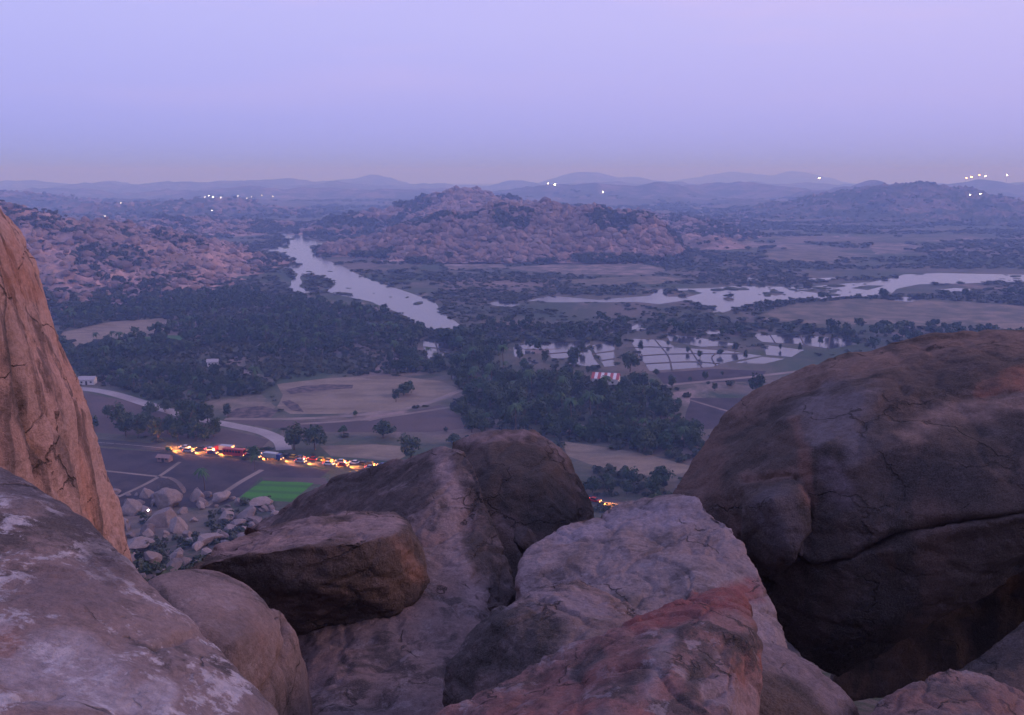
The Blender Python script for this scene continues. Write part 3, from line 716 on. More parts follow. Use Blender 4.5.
# scrub on the plain, clumped
def scrub(poly, spacing, seed, thr, smin, smax, sc):
    X, Y = scatter_poly(poly, spacing, seed); p = np.stack([X / sc, Y / (sc * .55), 0 * X + seed], -1)
    k = fbm(p, 3, seed) > thr; X = X[k]; Y = Y[k]; r = np.random.default_rng(seed)
    return np.stack([X, Y, 0 * X], -1), r.uniform(smin, smax, len(X)) * np.clip(1, 0, 1)
SP_, SS_ = [], []
for a in ([(-150,345),(-150,262),(1180,262),(1180,345)], 11, 7, .0, .4, 1.3, 90), ([(-200,262),(-200,222),(1220,222),(1220,262)], 17, 8, -.02, .7, 2.0, 170), ([(-200,222),(-200,200),(1220,200),(1220,222)], 45, 9, -.1, 1.6, 4, 350), \
         ([(-50,500),(-50,345),(1100,345),(1100,500)], 9, 12, .28, .25, .7, 40), ([(440,330),(440,262),(800,262),(800,330)], 9, 15, .12, .35, .8, 50):
    p, s = scrub(*a); SP_.append(p); SS_.append(s)
SP_ = np.concatenate(SP_); SS_ = np.concatenate(SS_)
on = np.zeros(len(SP_))
for bumps, rough, seed, cell, (x0, x1, y0, y1) in HILLS:
    k = np.where((SP_[:, 0] > x0) & (SP_[:, 0] < x1) & (SP_[:, 1] > y0) & (SP_[:, 1] < y1))[0]
    if len(k): on[k] = np.maximum(on[k], hillfn(bumps, SP_[k, 0], SP_[k, 1], rough, seed, cell))
SP_[:, 2] = np.clip(on, 0, None); kk = (on < 5) | (fbm(SP_ / 60, 3, 12) > .35); SP_ = SP_[kk]; SS_ = SS_[kk]
tag(obj('scrub', scatter_mesh('scrub', LOWBUSH, SP_, SS_[:, None] * np.array([1.7, 1.7, .75]), RNG.uniform(0, 6.28, len(SP_)), M_SCRUB, 6)), 'patchy dark scrub scattered over the valley plain', 'scrub', kind='stuff')
print('scrub', len(SP_), 'far trees', len(FAR), 'undergrowth', len(U), 'near trees', NT[0])

# low rocks and islets in the two river arms
RV = [[G(*p) for p in r_] for r_ in (river1, river2)]; rp = []; r = np.random.default_rng(5)
for poly, cnt in ((RV[0], 45), (RV[1], 90)):
    xs = [p[0] for p in poly]; ys = [p[1] for p in poly]; x = r.uniform(min(xs), max(xs), cnt * 12); y = r.uniform(min(ys), max(ys), cnt * 12)
    k = inpoly(x, y, poly) & (fbm(np.stack([x / 50, y / 90, 0 * x], -1), 3, 6) > .12); rp.append(np.stack([x[k][:cnt], y[k][:cnt], 0 * x[k][:cnt] + .1], -1))
rp = np.concatenate(rp); sz = 1.5 + 7 * r.random(len(rp)) ** 3
tag(obj('river_rocks', scatter_mesh('river_rocks', ROCKS_LO, rp, sz[:, None] * np.array([1.4, 1, .3]), r.uniform(0, 6.28, len(rp)), M_SCRUB, 2)), 'low dark rocks and weed islets breaking the river surface', 'rocks', kind='stuff')
# boulders and bushes covering the rocky hills
for hi, (cnt, smin, smax) in {0: (8000, 1.6, 6), 1: (3000, 2.5, 8), 2: (8000, 2, 8), 3: (4000, 3, 12), 4: (2000, 4, 10), 5: (500, 3, 8), 6: (300, 3, 6), 7: (1000, 5, 12)}.items():
    bumps, rough, seed, cell, (x0, x1, y0, y1) = HILLS[hi]; r = np.random.default_rng(70 + hi)
    x = r.uniform(x0, x1, cnt * 4); y = r.uniform(y0, y1, cnt * 4); z = hillfn(bumps, x, y, rough, seed, cell)
    k = (z > 1.5); x = x[k][:cnt]; y = y[k][:cnt]; z = z[k][:cnt]
    s = smin * .8 + (smax * 1.25 - smin) * r.random(len(x)) ** 3.5
    q = np.stack([x, y, z + s * .15], -1)
    sc3 = s[:, None] * r.uniform(.7, 1.3, (len(s), 3))
    prot = ROCKS_LO if hi in (0, 2) else ROCKS_T
    tag(obj('hill_boulders', scatter_mesh('hill_boulders', prot, q, sc3, r.uniform(0, 6.28, len(x)), M_HILLROCK, hi)), 'granite boulders strewn over the rocky hill', 'boulders', kind='stuff')
    x = r.uniform(x0, x1, cnt * 4); y = r.uniform(y0, y1, cnt * 4); z = hillfn(bumps, x, y, rough, seed, cell)
    nn = fbm(np.stack([x / 70, y / 70, 0 * x], -1), 3, 70 + hi)
    k = (z > .2) & (nn - z / 110 > (-.1 if hi in (0, 2) else -.12)); nsc = {0: 3800, 1: 1500, 2: 4600, 3: 2600, 4: 900, 5: 3200}.get(hi, cnt // 3); x = x[k][:nsc]; y = y[k][:nsc]; z = z[k][:nsc]
    tag(obj('hill_scrub', scatter_mesh('hill_scrub', LOWBUSH, np.stack([x, y, z + smax * .12], -1), r.uniform(.7, 2.0, len(x)) * (smax / 7), r.uniform(0, 6.28, len(x)), M_SCRUB, hi)), 'dark scrub growing between the boulders of the rocky hill', 'scrub', kind='stuff')

# ------------------------------------------------------------------ boulder field below the cliff
SM = [npmesh('boulder', v, f, M_SCREE, False) for v, f in [proto_rock(s, 4, .42, .75, 13) for s in range(60, 68)]]
def place_rock(px, py, wpx, label, group=None, zs=1, rx=0):
    q = hit(px, py); d = (q - Vector((0, 0, CAMZ))).length; s = wpx / FPX * d / 1.8
    o = obj('boulder', random.choice(SM)); o.location = (q.x, q.y, q.z + s * .4); o.scale = (s, s, s * zs)
    o.rotation_euler = (rx + random.uniform(-.3, .3), random.uniform(-.3, .3), random.uniform(0, 6.28)); tag(o, label, 'boulder', group)
    return o
NAMED = [(166,508,26,'large pale round boulder in the upper middle of the scree',1.0),(174,492,24,'grey boulder at the far edge of the scree beside the ploughed field',.9),(197,500,14,'upright split boulder between two larger ones in the scree',1.4),
 (222,502,22,'low broad boulder near the green plot corner',.8),(133,514,22,'pale boulder close to the orange cliff edge',.9),(164,527,30,'biggest tan boulder in the middle of the scree',1.0),(147,535,18,'brownish boulder below the tiny light',.9),
 (180,532,18,'pale boulder right of the biggest tan one',1.2),(207,545,30,'flat pale slab above the slab boulder',.35),(138,551,34,'flat pale slab at the foot of the cliff',.4),(177,560,20,'small reddish boulder near the rounded foreground boulder',.9),
 (152,562,26,'grey broken boulder between cliff foot and rounded boulder',.8),(121,527,14,'small boulder touching the cliff silhouette',1),(247,521,28,'dark flat boulder beyond the slab boulder',.6),(262,508,28,'dark sloping boulder below the green plot',.6),(290,514,14,'small pale stone above the slab boulder',.8),
 (225,521,16,'medium grey boulder in the right part of the scree',.8)]
for px, py, wp, lab, zs in NAMED: place_rock(px, py, wp, lab, None, zs)
r = random.Random(31)
for k in range(150):
    px = r.uniform(95, 330); py = r.uniform(492, 590)
    if px > 240 and py < 505: continue
    place_rock(px, py, r.uniform(5, 14) * (1 + (py - 500) / 120), 'granite boulder among the jumbled scree between cliff and green plot', 'boulders of the scree slope', r.uniform(.6, 1.1))
for k in range(60):
    x = r.uniform(-260, 260); rr_ = r.uniform(60, 285)
    if rr_ < abs(x) + 5: continue
    y = math.sqrt(rr_ ** 2 - x * x); s = r.uniform(1, 4); o = obj('boulder', random.choice(SM)); o.location = (x, y, float(terrain(np.array([x]), np.array([y]))[0]) + s * .1)
    o.scale = (s, s, s * r.uniform(.6, 1)); o.rotation_euler = (0, 0, r.uniform(0, 6.28)); tag(o, 'granite boulder resting on the lower hillside', 'boulder', 'boulders of the lower hillside')
bx = RNG.uniform(-260, 260, 9000); by = RNG.uniform(45, 330, 9000); k = (np.hypot(bx, by) < 318) & (fbm(np.stack([bx / 18, by / 18, 0 * bx], -1), 3, 77) > -.1) & ~excluded(bx, by)
bx = bx[k]; by = by[k]; NB = [leaf_cloud(400 + k, 130, .22, 6, 1.5, 1.1, .8) for k in range(4)]
tag(obj('slope_scrub', scatter_mesh('slope_scrub', NB, np.stack([bx, by, terrain(bx, by)], -1), RNG.uniform(.4, 1.6, len(bx)), RNG.uniform(0, 6.28, len(bx)), M_SCRUB, 9)), 'dark scrub growing between the boulders of the near slope', 'scrub', kind='stuff')

# ------------------------------------------------------------------ foreground boulders
def hull(pts):
    bm = bmesh.new()
    for p in pts: bm.verts.new(p)
    res = bmesh.ops.convex_hull(bm, input=bm.verts)
    dead = [e for e in res['geom_interior'] if isinstance(e, bmesh.types.BMVert)]
    bmesh.ops.delete(bm, geom=dead, context='VERTS')
    loose = [v for v in bm.verts if not v.link_faces]
    bmesh.ops.delete(bm, geom=loose, context='VERTS')
    return bm
def segdist(px, py, a, b):
    ax, ay = a; bx, by = b; dx = bx - ax; dy = by - ay; L = dx * dx + dy * dy + 1e-9
    t = np.clip(((px - ax) * dx + (py - ay) * dy) / L, 0, 1)
    return np.hypot(px - ax - t * dx, py - ay - t * dy)
def rock(name, hulls, voxel, mat, label, smooth=6, amp=.12, freq=.9, fine=.03, seed=0, stretch=(1, 1, 1), cracks=(), stains_and_light=(), crease=.0, group=None, sub=1):
    me = bpy.data.meshes.new(name); bmA = bmesh.new()
    for hpts in hulls:
        pts = [P(*q) if not isinstance(q, Vector) else q for q in hpts]
        b = hull(pts); t = bpy.data.meshes.new('t'); b.to_mesh(t); b.free(); bmA.from_mesh(t); bpy.data.meshes.remove(t)
    bmesh.ops.recalc_face_normals(bmA, faces=bmA.faces)
    bmA.to_mesh(me); bmA.free(); o = obj(name, me)
    m = o.modifiers.new('r', 'REMESH'); m.mode = 'VOXEL'; m.voxel_size = voxel; m.use_smooth_shade = True
    m = o.modifiers.new('s', 'SMOOTH'); m.factor = .5; m.iterations = smooth
    dg = bpy.context.evaluated_depsgraph_get(); ev = o.evaluated_get(dg); me2 = bpy.data.meshes.new_from_object(ev)
    o.modifiers.clear(); o.data = me2; bpy.data.meshes.remove(me); me2.name = name
    nv = len(me2.vertices); V = np.empty(nv * 3, np.float32); me2.vertices.foreach_get('co', V); V = V.reshape(-1, 3).astype(float)
    Nn = np.empty(nv * 3, np.float32); me2.vertices.foreach_get('normal', Nn); Nn = Nn.reshape(-1, 3).astype(float)
    S = np.array(stretch); q = V * S
    d = amp * .8 * fbm(q * freq, 2, seed) + amp * .2 * (ridged(q * freq * 1.9, 3, seed + 5) - .6)
    if crease:
        qq = q * freq * 1.3 + .35 * np.stack([vn(q * freq * 2, 1), vn(q * freq * 2, 2), vn(q * freq * 2, 3)], -1)
        d1, d2, idv = worley(qq, seed + 3); d = d - crease * np.exp(-((d2 - d1) / .06) ** 2) + crease * .9 * (idv - .5)
    d = d + .8 * fine * fbm(q * freq * 5, 5, seed + 9, .55)
    # shallow flaked scales
    ly = fbm(q * freq * 2.2, 3, seed + 40); st = np.floor(ly * 4) / 4 - ly * .9
    d = d + fine * 2.2 * st * np.clip(fbm(q * freq * .9, 2, seed + 44) * 2 + .4, 0, 1)
    sx, sy = project(V)
    nx_ = vn(V * 3.1, seed) * 5; ny_ = vn(V * 3.3, seed + 1) * 5
    for pts, wpx, depth in cracks:
        dd = np.full(nv, 1e9)
        for i in range(len(pts) - 1): dd = np.minimum(dd, segdist(sx + nx_ * .5, sy + ny_ * .5, pts[i], pts[i + 1]))
        front = np.clip(-(Nn[:, 1] * .9 - Nn[:, 2] * .3) * 3 + 1.0, 0, 1)
        wv_ = .45 + .9 * np.clip(fbm(V * 1.3, 3, seed + 90) * .5 + .5, 0, 1); d = d - depth * np.exp(-np.abs(dd / (wpx * wv_)) ** 1.3) * front * wv_
    V2 = V + Nn * d[:, None]
    me2.vertices.foreach_set('co', V2.astype(np.float32).ravel())
    colr = np.zeros((nv, 4), np.float32)  # stains, plus light and shade put into the colour of some boulders
    for pts, rpx, colour, st in stains_and_light:
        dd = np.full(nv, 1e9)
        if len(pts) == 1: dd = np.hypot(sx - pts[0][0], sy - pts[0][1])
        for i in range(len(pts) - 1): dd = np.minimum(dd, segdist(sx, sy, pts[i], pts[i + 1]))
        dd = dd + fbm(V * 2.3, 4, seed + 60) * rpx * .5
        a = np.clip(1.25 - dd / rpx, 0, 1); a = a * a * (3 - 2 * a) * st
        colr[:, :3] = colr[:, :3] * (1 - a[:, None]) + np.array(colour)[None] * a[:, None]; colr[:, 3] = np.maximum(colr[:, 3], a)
        # un-premultiply is not needed: colour is mixed by the strongest mark
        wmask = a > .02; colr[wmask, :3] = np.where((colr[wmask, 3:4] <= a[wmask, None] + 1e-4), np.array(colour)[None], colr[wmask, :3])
    at = me2.color_attributes.new('stain_and_light', 'FLOAT_COLOR', 'POINT'); at.data.foreach_set('color', colr.ravel())
    me2.materials.clear(); me2.materials.append(mat)
    me2.polygons.foreach_set('use_smooth', np.ones(len(me2.polygons), bool)); me2.update()
    print(name, nv)
    # origin at the base of the boulder
    c = Vector(((V2[:, 0].min() + V2[:, 0].max()) / 2, (V2[:, 1].min() + V2[:, 1].max()) / 2, V2[:, 2].min()))
    return tag(o, label, 'boulder' if name == 'boulder' else 'rock face', group)
def down(pts, dz, dy=0.0, dx=0.0):
    return [P(*q) + Vector((dx, dy, -dz)) for q in pts]
def backs(pts, f, dz):
    return [Vector((P(*q).x * f, P(*q).y * f, CAMZ + (P(*q).z - CAMZ) * f - dz)) for q in pts]

# A: orange cliff, left
eA = [(-40,185,14),(0,217,14),(22,242,14),(42,279,14),(57,325,14),(74,375,14),(84,405,14),(103,462,14),(119,515,14),(134,580,14),(145,650,14)]
rock('cliff', [eA + [(-60,160,9.5),(-160,100,9),(-90,250,9),(-60,470,10),(-20,640,10.5),(70,720,11.5),(-300,300,8.5),(-300,760,8),(100,600,12.3),(60,480,12.2),(30,350,12),(-5,250,12.2)] + down(eA, 0, 6, -3.5) + [P(-400, 100, 20), P(-400, 900, 20)]],
     .055, M_CLIFF, 'tall orange-pink granite rock face rising along the left edge', 8, .13, .6, .05, 2, (1.3, 1.3, .3), crease=.05,
     cracks=[([(4,300),(20,360),(34,430),(60,500)], 2.5, .1), ([(0,228),(16,246),(24,262)], 3, .1), ([(30,300),(44,360),(60,430),(90,510)], 2.2, .08)],
     stains_and_light=[([(12,330),(26,420),(40,470)], 11, (.05, .04, .045), .9), ([(60,440),(84,520),(110,575)], 9, (.07, .055, .055), .7), ([(0,400),(10,470)], 14, (.2, .14, .14), .6), ([(5,250),(30,290)], 12, (.5, .2, .12), .5)])
# B: near slab bottom left
eB = [(-120,440,5.4),(0,470,5.0),(28,487,4.85),(60,512,4.7),(105,553,4.3),(150,592,4.05),(205,645,3.75),(245,688,3.5),(300,752,3.25)]
rock('boulder', [eB + [(-300,430,5),(-400,560,3.2),(-300,700,2.4),(-100,760,2.2),(100,790,2.3),(240,800,2.6)] + down(eB, 2.5, .8) + [P(-400, 800, 2.2) + Vector((0, 0, -2))]],
     .02, M_LICHEN, 'grey lichen-blotched slab filling the bottom left corner', 10, .07, .9, .016, 7, cracks=[([(150,655),(190,640),(235,665)], 3, .03), ([(20,700),(60,690)], 3, .03)],
     stains_and_light=[([(20,495),(70,525),(110,565)], 34, (.075, .06, .075), .9), ([(10,670),(70,655),(110,690),(30,700)], 20, (.6, .56, .62), .5), ([(0,640)], 18, (.42, .2, .14), .7), ([(40,590),(100,600)], 26, (.2, .15, .16), .6), ([(60,705),(160,700)], 14, (.68, .64, .7), .6)])
# C: rounded boulder
eC = [(150,580,9.6),(168,574,9.9),(190,571,10.1),(215,574,10.2),(240,586,10.1),(262,604,9.9),(276,630,9.6),(280,665,9.3),(262,722,8.9)]
rock('boulder', [eC + [(160,640,8.5),(200,625,8.5),(235,640,8.5),(180,740,7.8),(240,740,8.1),(120,620,9)] + down(eC, 2, .8), [(276,612,10.2),(291,632,10.1),(298,665,10),(302,700,9.9),(300,740,9.8),(268,650,9.3),(272,740,9.2),(262,610,10)] + down([(290,640,10),(300,740,10)], 1, .8)],
     .035, M_ROCK, 'smooth rounded pinkish boulder with a crack, below the slab boulder', 12, .07, .6, .012, 13, cracks=[([(279,612),(285,640),(280,665),(268,690),(256,720)], 3.2, .22)], stains_and_light=[([(200,650),(240,640)], 35, (.17, .125, .12), .5), ([(175,590),(225,600)], 16, (.42, .32, .31), .5)])
# D: slab boulder; lit top and shaded overhanging front are put into the colour
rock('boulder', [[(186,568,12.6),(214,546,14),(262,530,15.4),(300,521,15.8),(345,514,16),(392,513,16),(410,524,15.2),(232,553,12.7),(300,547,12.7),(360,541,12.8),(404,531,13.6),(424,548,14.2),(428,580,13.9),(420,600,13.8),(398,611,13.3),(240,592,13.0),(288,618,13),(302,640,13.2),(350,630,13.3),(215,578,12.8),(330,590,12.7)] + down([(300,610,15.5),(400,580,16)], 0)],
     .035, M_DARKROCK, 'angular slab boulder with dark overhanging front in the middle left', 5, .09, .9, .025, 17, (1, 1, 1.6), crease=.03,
     stains_and_light=[([(225,549),(300,535),(390,524)], 13, (.38, .27, .26), 1), ([(395,545),(418,575)], 10, (.34, .18, .13), .7), ([(240,565),(300,580),(380,560)], 20, (.05, .038, .035), .7)])
# E1: ridge rock with lower slab; the lit crest is put into the colour
e1 = [(240,526,21),(268,516,21),(300,496,20.5),(350,480,20),(400,457,19.3),(440,445,18.7),(466,450,18.2),(482,478,17.2),(492,510,16.4),(504,550,15.7),(520,592,15)]
rock('boulder', [e1 + [(508,615,14.4),(460,600,14),(410,570,14.8),(360,550,16),(300,540,18)] + down(e1, 2.5, 1.2),
                 [(280,660,12.6),(290,760,9.5),(430,760,9.6),(470,690,11.2),(505,620,13.6),(490,575,15),(440,545,15.8),(390,545,16.4),(320,600,14.4)] + down([(300,700,11),(460,640,12.5),(400,560,15.5)], 2.5)],
     .045, M_ROCK, 'long pinkish ridge rock descending from the crest to the bottom centre', 6, .16, .5, .05, 23, (1, 1, .8), crease=.04,
     cracks=[([(330,640),(380,632),(440,628),(478,632)], 3, .08), ([(452,600),(470,625)], 2.5, .08)],
     stains_and_light=[([(468,462),(486,505),(500,555),(512,590)], 24, (.04, .032, .034), 1), ([(480,540),(500,590)], 20, (.05, .04, .04), .95), ([(290,515),(330,497),(390,478),(432,462)], 18, (.05, .04, .04), .95), ([(350,510),(400,500),(430,490)], 16, (.06, .045, .045), .9), ([(440,455),(455,500),(450,550),(480,600)], 12, (.4, .29, .28), .9), ([(300,520),(340,505)], 12, (.1, .075, .075), .7)])
# E2: dark boulder behind; water stain, plus front shade and lit rim as colour
e2 = [(448,440,21.5),(470,434,21.5),(505,429,21.5),(535,430,21.3),(552,438,21),(568,455,20.6),(580,480,20.2),(594,508,19.7),(590,540,19)]
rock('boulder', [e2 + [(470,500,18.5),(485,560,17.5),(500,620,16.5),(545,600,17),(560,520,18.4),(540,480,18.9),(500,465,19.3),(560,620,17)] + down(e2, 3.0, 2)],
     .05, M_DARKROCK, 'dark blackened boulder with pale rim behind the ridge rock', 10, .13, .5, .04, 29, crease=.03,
     stains_and_light=[([(470,440),(520,434),(556,445)], 10, (.34, .24, .24), .9), ([(556,450),(580,490)], 8, (.26, .19, .19), .8), ([(510,480),(550,500),(545,525)], 50, (.03, .026, .026), .95), ([(500,470),(480,500)], 25, (.04, .032, .032), .9), ([(500,520),(540,545)], 12, (.26, .19, .19), .6)])
# F: centre right boulder
eF = [(524,552,13.8),(542,534,14.2),(570,519,14.6),(615,504,15),(650,497,15.2),(672,492,15.2),(695,497,14.8),(722,516,13.9),(740,540,13.2),(758,575,12.3),(774,612,11.6),(790,660,10.9)]
rock('boulder', [eF + [(520,600,12.4),(560,620,11.4),(640,660,10),(720,690,9.4),(790,730,9.2),(600,570,12.6),(690,575,11.8)] + down(eF, 2.6, 1)],
     .032, M_MAUVE, 'broad pale mauve boulder with flaked surface right of centre', 7, .11, .75, .03, 37, (1, 1, 1.4), crease=.035,
     cracks=[([(690,545),(712,548)], 3, .06), ([(600,545),(640,528),(650,530)], 3, .05), ([(560,585),(600,600)], 3, .04), ([(540,525),(590,540)], 2.5, .03)],
     stains_and_light=[([(560,590),(600,595),(640,600)], 10, (.12, .1, .09), .7), ([(585,550),(570,560)], 14, (.17, .12, .11), .7), ([(690,540),(720,560)], 25, (.3, .22, .22), .6), ([(700,600),(745,590)], 16, (.3, .06, .05), .8), ([(560,530),(600,525),(700,505)], 12, (.42, .36, .42), .6)])
# G: small front boulder; its shaded front is put into the colour
eG = [(443,705,9.0),(446,668,9.3),(462,640,9.7),(490,616,10.1),(520,597,10.5),(548,583,10.8),(575,578,10.9),(602,587,10.7),(650,612,10.2)]
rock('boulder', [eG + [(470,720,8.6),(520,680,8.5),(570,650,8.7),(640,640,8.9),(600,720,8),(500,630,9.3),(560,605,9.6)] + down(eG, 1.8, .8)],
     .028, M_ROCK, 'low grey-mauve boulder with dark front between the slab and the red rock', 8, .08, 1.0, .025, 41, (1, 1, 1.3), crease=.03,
     cracks=[([(540,600),(580,620),(600,632)], 2.5, .04)], stains_and_light=[([(460,670),(500,645),(530,650)], 38, (.04, .034, .032), 1), ([(455,700),(500,690)], 20, (.06, .05, .045), .9), ([(540,595),(600,605)], 16, (.36, .29, .33), .7)])
# H: red stained rock at the bottom
eH = [(400,730,6.3),(440,706,6.5),(500,678,6.8),(560,656,7.1),(610,636,7.35),(650,616,7.6),(690,598,7.8),(722,585,7.95),(742,588,7.95),(754,606,7.8)]
rock('boulder', [eH + [(758,640,7.4),(760,700,6.8),(762,770,6.2),(480,790,4.9),(600,760,5),(720,800,4.8),(640,680,6.3)] + down(eH, 1.5, .6)],
     .02, M_RED, 'red-stained sloping boulder at the bottom right of centre', 7, .06, 1.1, .022, 43, crease=.03,
     cracks=[([(575,668),(600,655)], 4, .03), ([(690,680),(715,665),(735,668)], 5, .05), ([(500,690),(560,670)], 3, .02)],
     stains_and_light=[([(500,700),(560,680),(620,660)], 26, (.3, .11, .09), .6), ([(640,625),(690,605),(740,598)], 18, (.27, .06, .055), .85), ([(650,690),(670,640)], 12, (.4, .33, .35), .5), ([(690,690),(700,660),(750,640)], 11, (.05, .042, .045), .95), ([(720,690),(750,700)], 22, (.36, .26, .27), .8), ([(575,668),(600,655)], 8, (.07, .05, .05), .9), ([(720,655)], 12, (.5, .36, .34), .7)])
# I
eI = [(745,642,9.1),(772,647,9.2),(800,660,9.1),(830,680,8.9),(850,702,8.7),(868,735,8.5)]
rock('boulder', [eI + [(745,740,7.6),(800,745,7.6),(850,750,8),(735,680,8.2)] + down(eI, 1.5, .8)], .025, M_DARKROCK, 'small mauve boulder wedged right of the red-stained rock', 8, .06, 1.2, .02, 47,
     stains_and_light=[([(760,655),(800,670),(840,700)], 18, (.28, .21, .22), .9)])
# J: big right boulder
eJ = [(662,502,16.6),(672,485,17),(694,455,17.8),(711,431,18.3),(729,411,18.8),(772,384,19),(812,366,19),(852,352,19),(890,341,19),(930,336,19),(985,333,19),(1040,333,19),(1120,335,18.5),(1300,420,17)]
J_up = eJ + [(690,560,15.5),(735,585,15),(768,588,14.6),(810,570,14.1),(900,536,13.6),(1024,515,13.1),(1130,500,12.7),(760,430,16.4),(870,390,16),(1000,380,15.6),(740,490,15.3),(830,440,14.9),(1000,440,14.2),(1150,440,13.5),(1300,480,13)] + backs([(x + 60, y, d) for x, y, d in eJ[4:-1]], 1.35, .6) + [P(800, 430, 22), P(1000, 370, 28), P(1350, 350, 28), P(730, 470, 19)]
J_lo = [(762,574,14.9),(812,566,14.2),(900,532,13.8),(1030,510,13.3),(1140,495,12.9),(770,625,14.9),(800,660,14.6),(838,682,14.6),(880,648,14.3),(940,600,14),(1020,545,13.6),(1140,510,13.2),(850,560,13.8),(850,640,14.0)] + [P(840, 560, 18), P(1000, 480, 18), P(790, 545, 18), P(1140, 440, 18)]
J_bl = [(740,488,15.4),(798,480,14.9),(808,496,14.2),(806,560,13.7),(764,576,14.1),(744,545,14.6),(746,505,14.6),(770,500,14.0),(790,550,13.7)] + [P(750, 500, 17), P(800, 500, 17), P(800, 550, 17)]
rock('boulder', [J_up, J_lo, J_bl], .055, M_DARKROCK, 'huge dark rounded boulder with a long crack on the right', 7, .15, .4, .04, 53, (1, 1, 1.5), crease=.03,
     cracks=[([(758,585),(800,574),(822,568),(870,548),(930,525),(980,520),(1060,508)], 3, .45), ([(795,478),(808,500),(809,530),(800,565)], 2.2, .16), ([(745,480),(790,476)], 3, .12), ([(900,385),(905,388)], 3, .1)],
     stains_and_light=[([(672,480),(700,440),(712,500)], 22, (.2, .11, .085), .7), ([(730,408),(790,383),(870,360),(960,347),(1024,345)], 15, (.26, .165, .135), .9), ([(796,420),(806,460),(808,500)], 9, (.24, .12, .09), .8), ([(745,478),(790,475)], 9, (.3, .19, .16), .9),
             ([(870,450),(920,425),(970,405),(1040,395)], 15, (.3, .2, .165), .9), ([(985,385),(1040,375)], 14, (.3, .12, .08), .9), ([(815,420),(850,400),(855,440)], 27, (.2, .165, .175), .95), ([(770,510),(790,540)], 22, (.1, .085, .1), .85), ([(880,430),(900,470),(960,480)], 26, (.045, .038, .04), .7),
             ([(920,370),(990,365)], 22, (.07, .05, .05), .7), ([(830,470),(850,500)], 14, (.22, .17, .2), .6), ([(700,560),(735,530)], 12, (.28, .16, .13), .8)])
# M: rock in the dark cave below
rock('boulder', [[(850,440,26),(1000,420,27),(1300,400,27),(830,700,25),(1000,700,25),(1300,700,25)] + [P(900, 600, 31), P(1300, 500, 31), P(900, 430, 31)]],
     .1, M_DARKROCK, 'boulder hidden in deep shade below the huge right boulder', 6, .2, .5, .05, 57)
rock('boulder', [[(1130,545,13.5),(1130,760,13),(1350,545,13),(1350,800,12),(1130,500,24),(1400,480,24),(1130,640,24),(1400,700,24)]], .12, M_DARKROCK, 'added unseen boulder closing the cave under the huge boulder on the right', 6, .2, .5, .05, 58)  # added out of view to keep low sun out of the cave
# K, L
eK = [(852,735,8.0),(876,706,8.3),(900,686,8.6),(925,671,8.8),(950,666,8.9),(985,671,8.9),(1020,686,8.7),(1060,720,8.4)]
rock('boulder', [eK + [(860,770,7.3),(950,760,6.9),(1060,780,7.2),(940,710,7.9)] + down(eK, 1.5, .8)], .025, M_ROCK, 'reddish brown boulder at the bottom right', 8, .07, 1.1, .024, 59, crease=.03,
     stains_and_light=[([(905,700),(960,695),(1010,700)], 22, (.24, .11, .09), .8), ([(930,684),(985,686)], 8, (.08, .05, .05), .8), ([(940,715),(980,712)], 10, (.08, .06, .07), .8)])
eL = [(952,672,11.6),(975,655,11.8),(1000,641,12),(1030,622,12.1),(1080,612,12.1),(1160,640,12)]
rock('boulder', [eL + [(960,760,10),(1100,760,9.8),(1150,700,10.5),(1010,690,10.8)] + down(eL, 1.5, .8)], .035, M_DARKROCK, 'dim grey boulder in the bottom right corner behind the reddish one', 8, .09, .9, .024, 61)
# unseen boulders added behind the viewpoint to block skylight from the rear
for k, (cx_, cy_, rx_, ry_, hz_, lab) in enumerate([(-13, -4, 6, 7, 12, 'added unseen boulder blocking skylight behind the viewpoint, left'), (-3, -11, 8, 5, 14, 'added unseen boulder blocking skylight directly behind the viewpoint'), (9, -9, 6, 6, 13, 'added unseen boulder blocking skylight behind the viewpoint, right')]):
    rb = random.Random(90 + k); pts = []
    for j in range(60):
        th = rb.uniform(0, 6.28); ph = rb.uniform(-.35, 1.4); pts.append(Vector((cx_ + rx_ * math.cos(th) * math.cos(ph), cy_ + ry_ * math.sin(th) * math.cos(ph), 103 + hz_ * math.sin(ph))))
    rock('boulder', [pts], .2, M_ROCK, lab, 8, .3, .3, .05, 95 + k)
# small stones wedged in the gaps
for k, (px, py, Yd, s, lab) in enumerate([(497,607,13.4,.22,'small pale stone lodged at the bottom of the dark cleft'), (527,541,16.5,.3,'pale bluish stone in the cleft between dark and mauve boulders'), (345,640,10.6,.0,'')]):
    if not s: continue
    q = P(px, py, Yd); o = obj('boulder', SM[k]); o.location = q; o.scale = (s, s, s * .9); o.rotation_euler = (.2, .3, k); tag(o, lab, 'stone')

# ------------------------------------------------------------------ buildings
M_WALL = plain('whitewashed_wall', (.62, .6, .58)); M_BRICK = plain('pinkish_plaster', (.28, .18, .16)); M_TIN = plain('grey_tin_roof', (.35, .34, .36), .5)
M_REDR = plain('red_roof_sheet', (.42, .1, .09), .6); M_WHR = plain('white_roof_sheet', (.7, .66, .64), .6); M_DOOR = plain('dark_wood', (.06, .045, .04))
def boxmesh(name, bs, mat):
    bm = bmesh.new()
    for (x0, y0, z0, x1, y1, z1) in bs:
        v = [bm.verts.new(p) for p in ((x0,y0,z0),(x1,y0,z0),(x1,y1,z0),(x0,y1,z0),(x0,y0,z1),(x1,y0,z1),(x1,y1,z1),(x0,y1,z1))]
        for f in ((3,2,1,0),(4,5,6,7),(0,1,5,4),(1,2,6,5),(2,3,7,6),(3,0,4,7)): bm.faces.new([v[i] for i in f])
    me = bpy.data.meshes.new(name); bm.to_mesh(me); bm.free(); me.materials.append(mat); return me
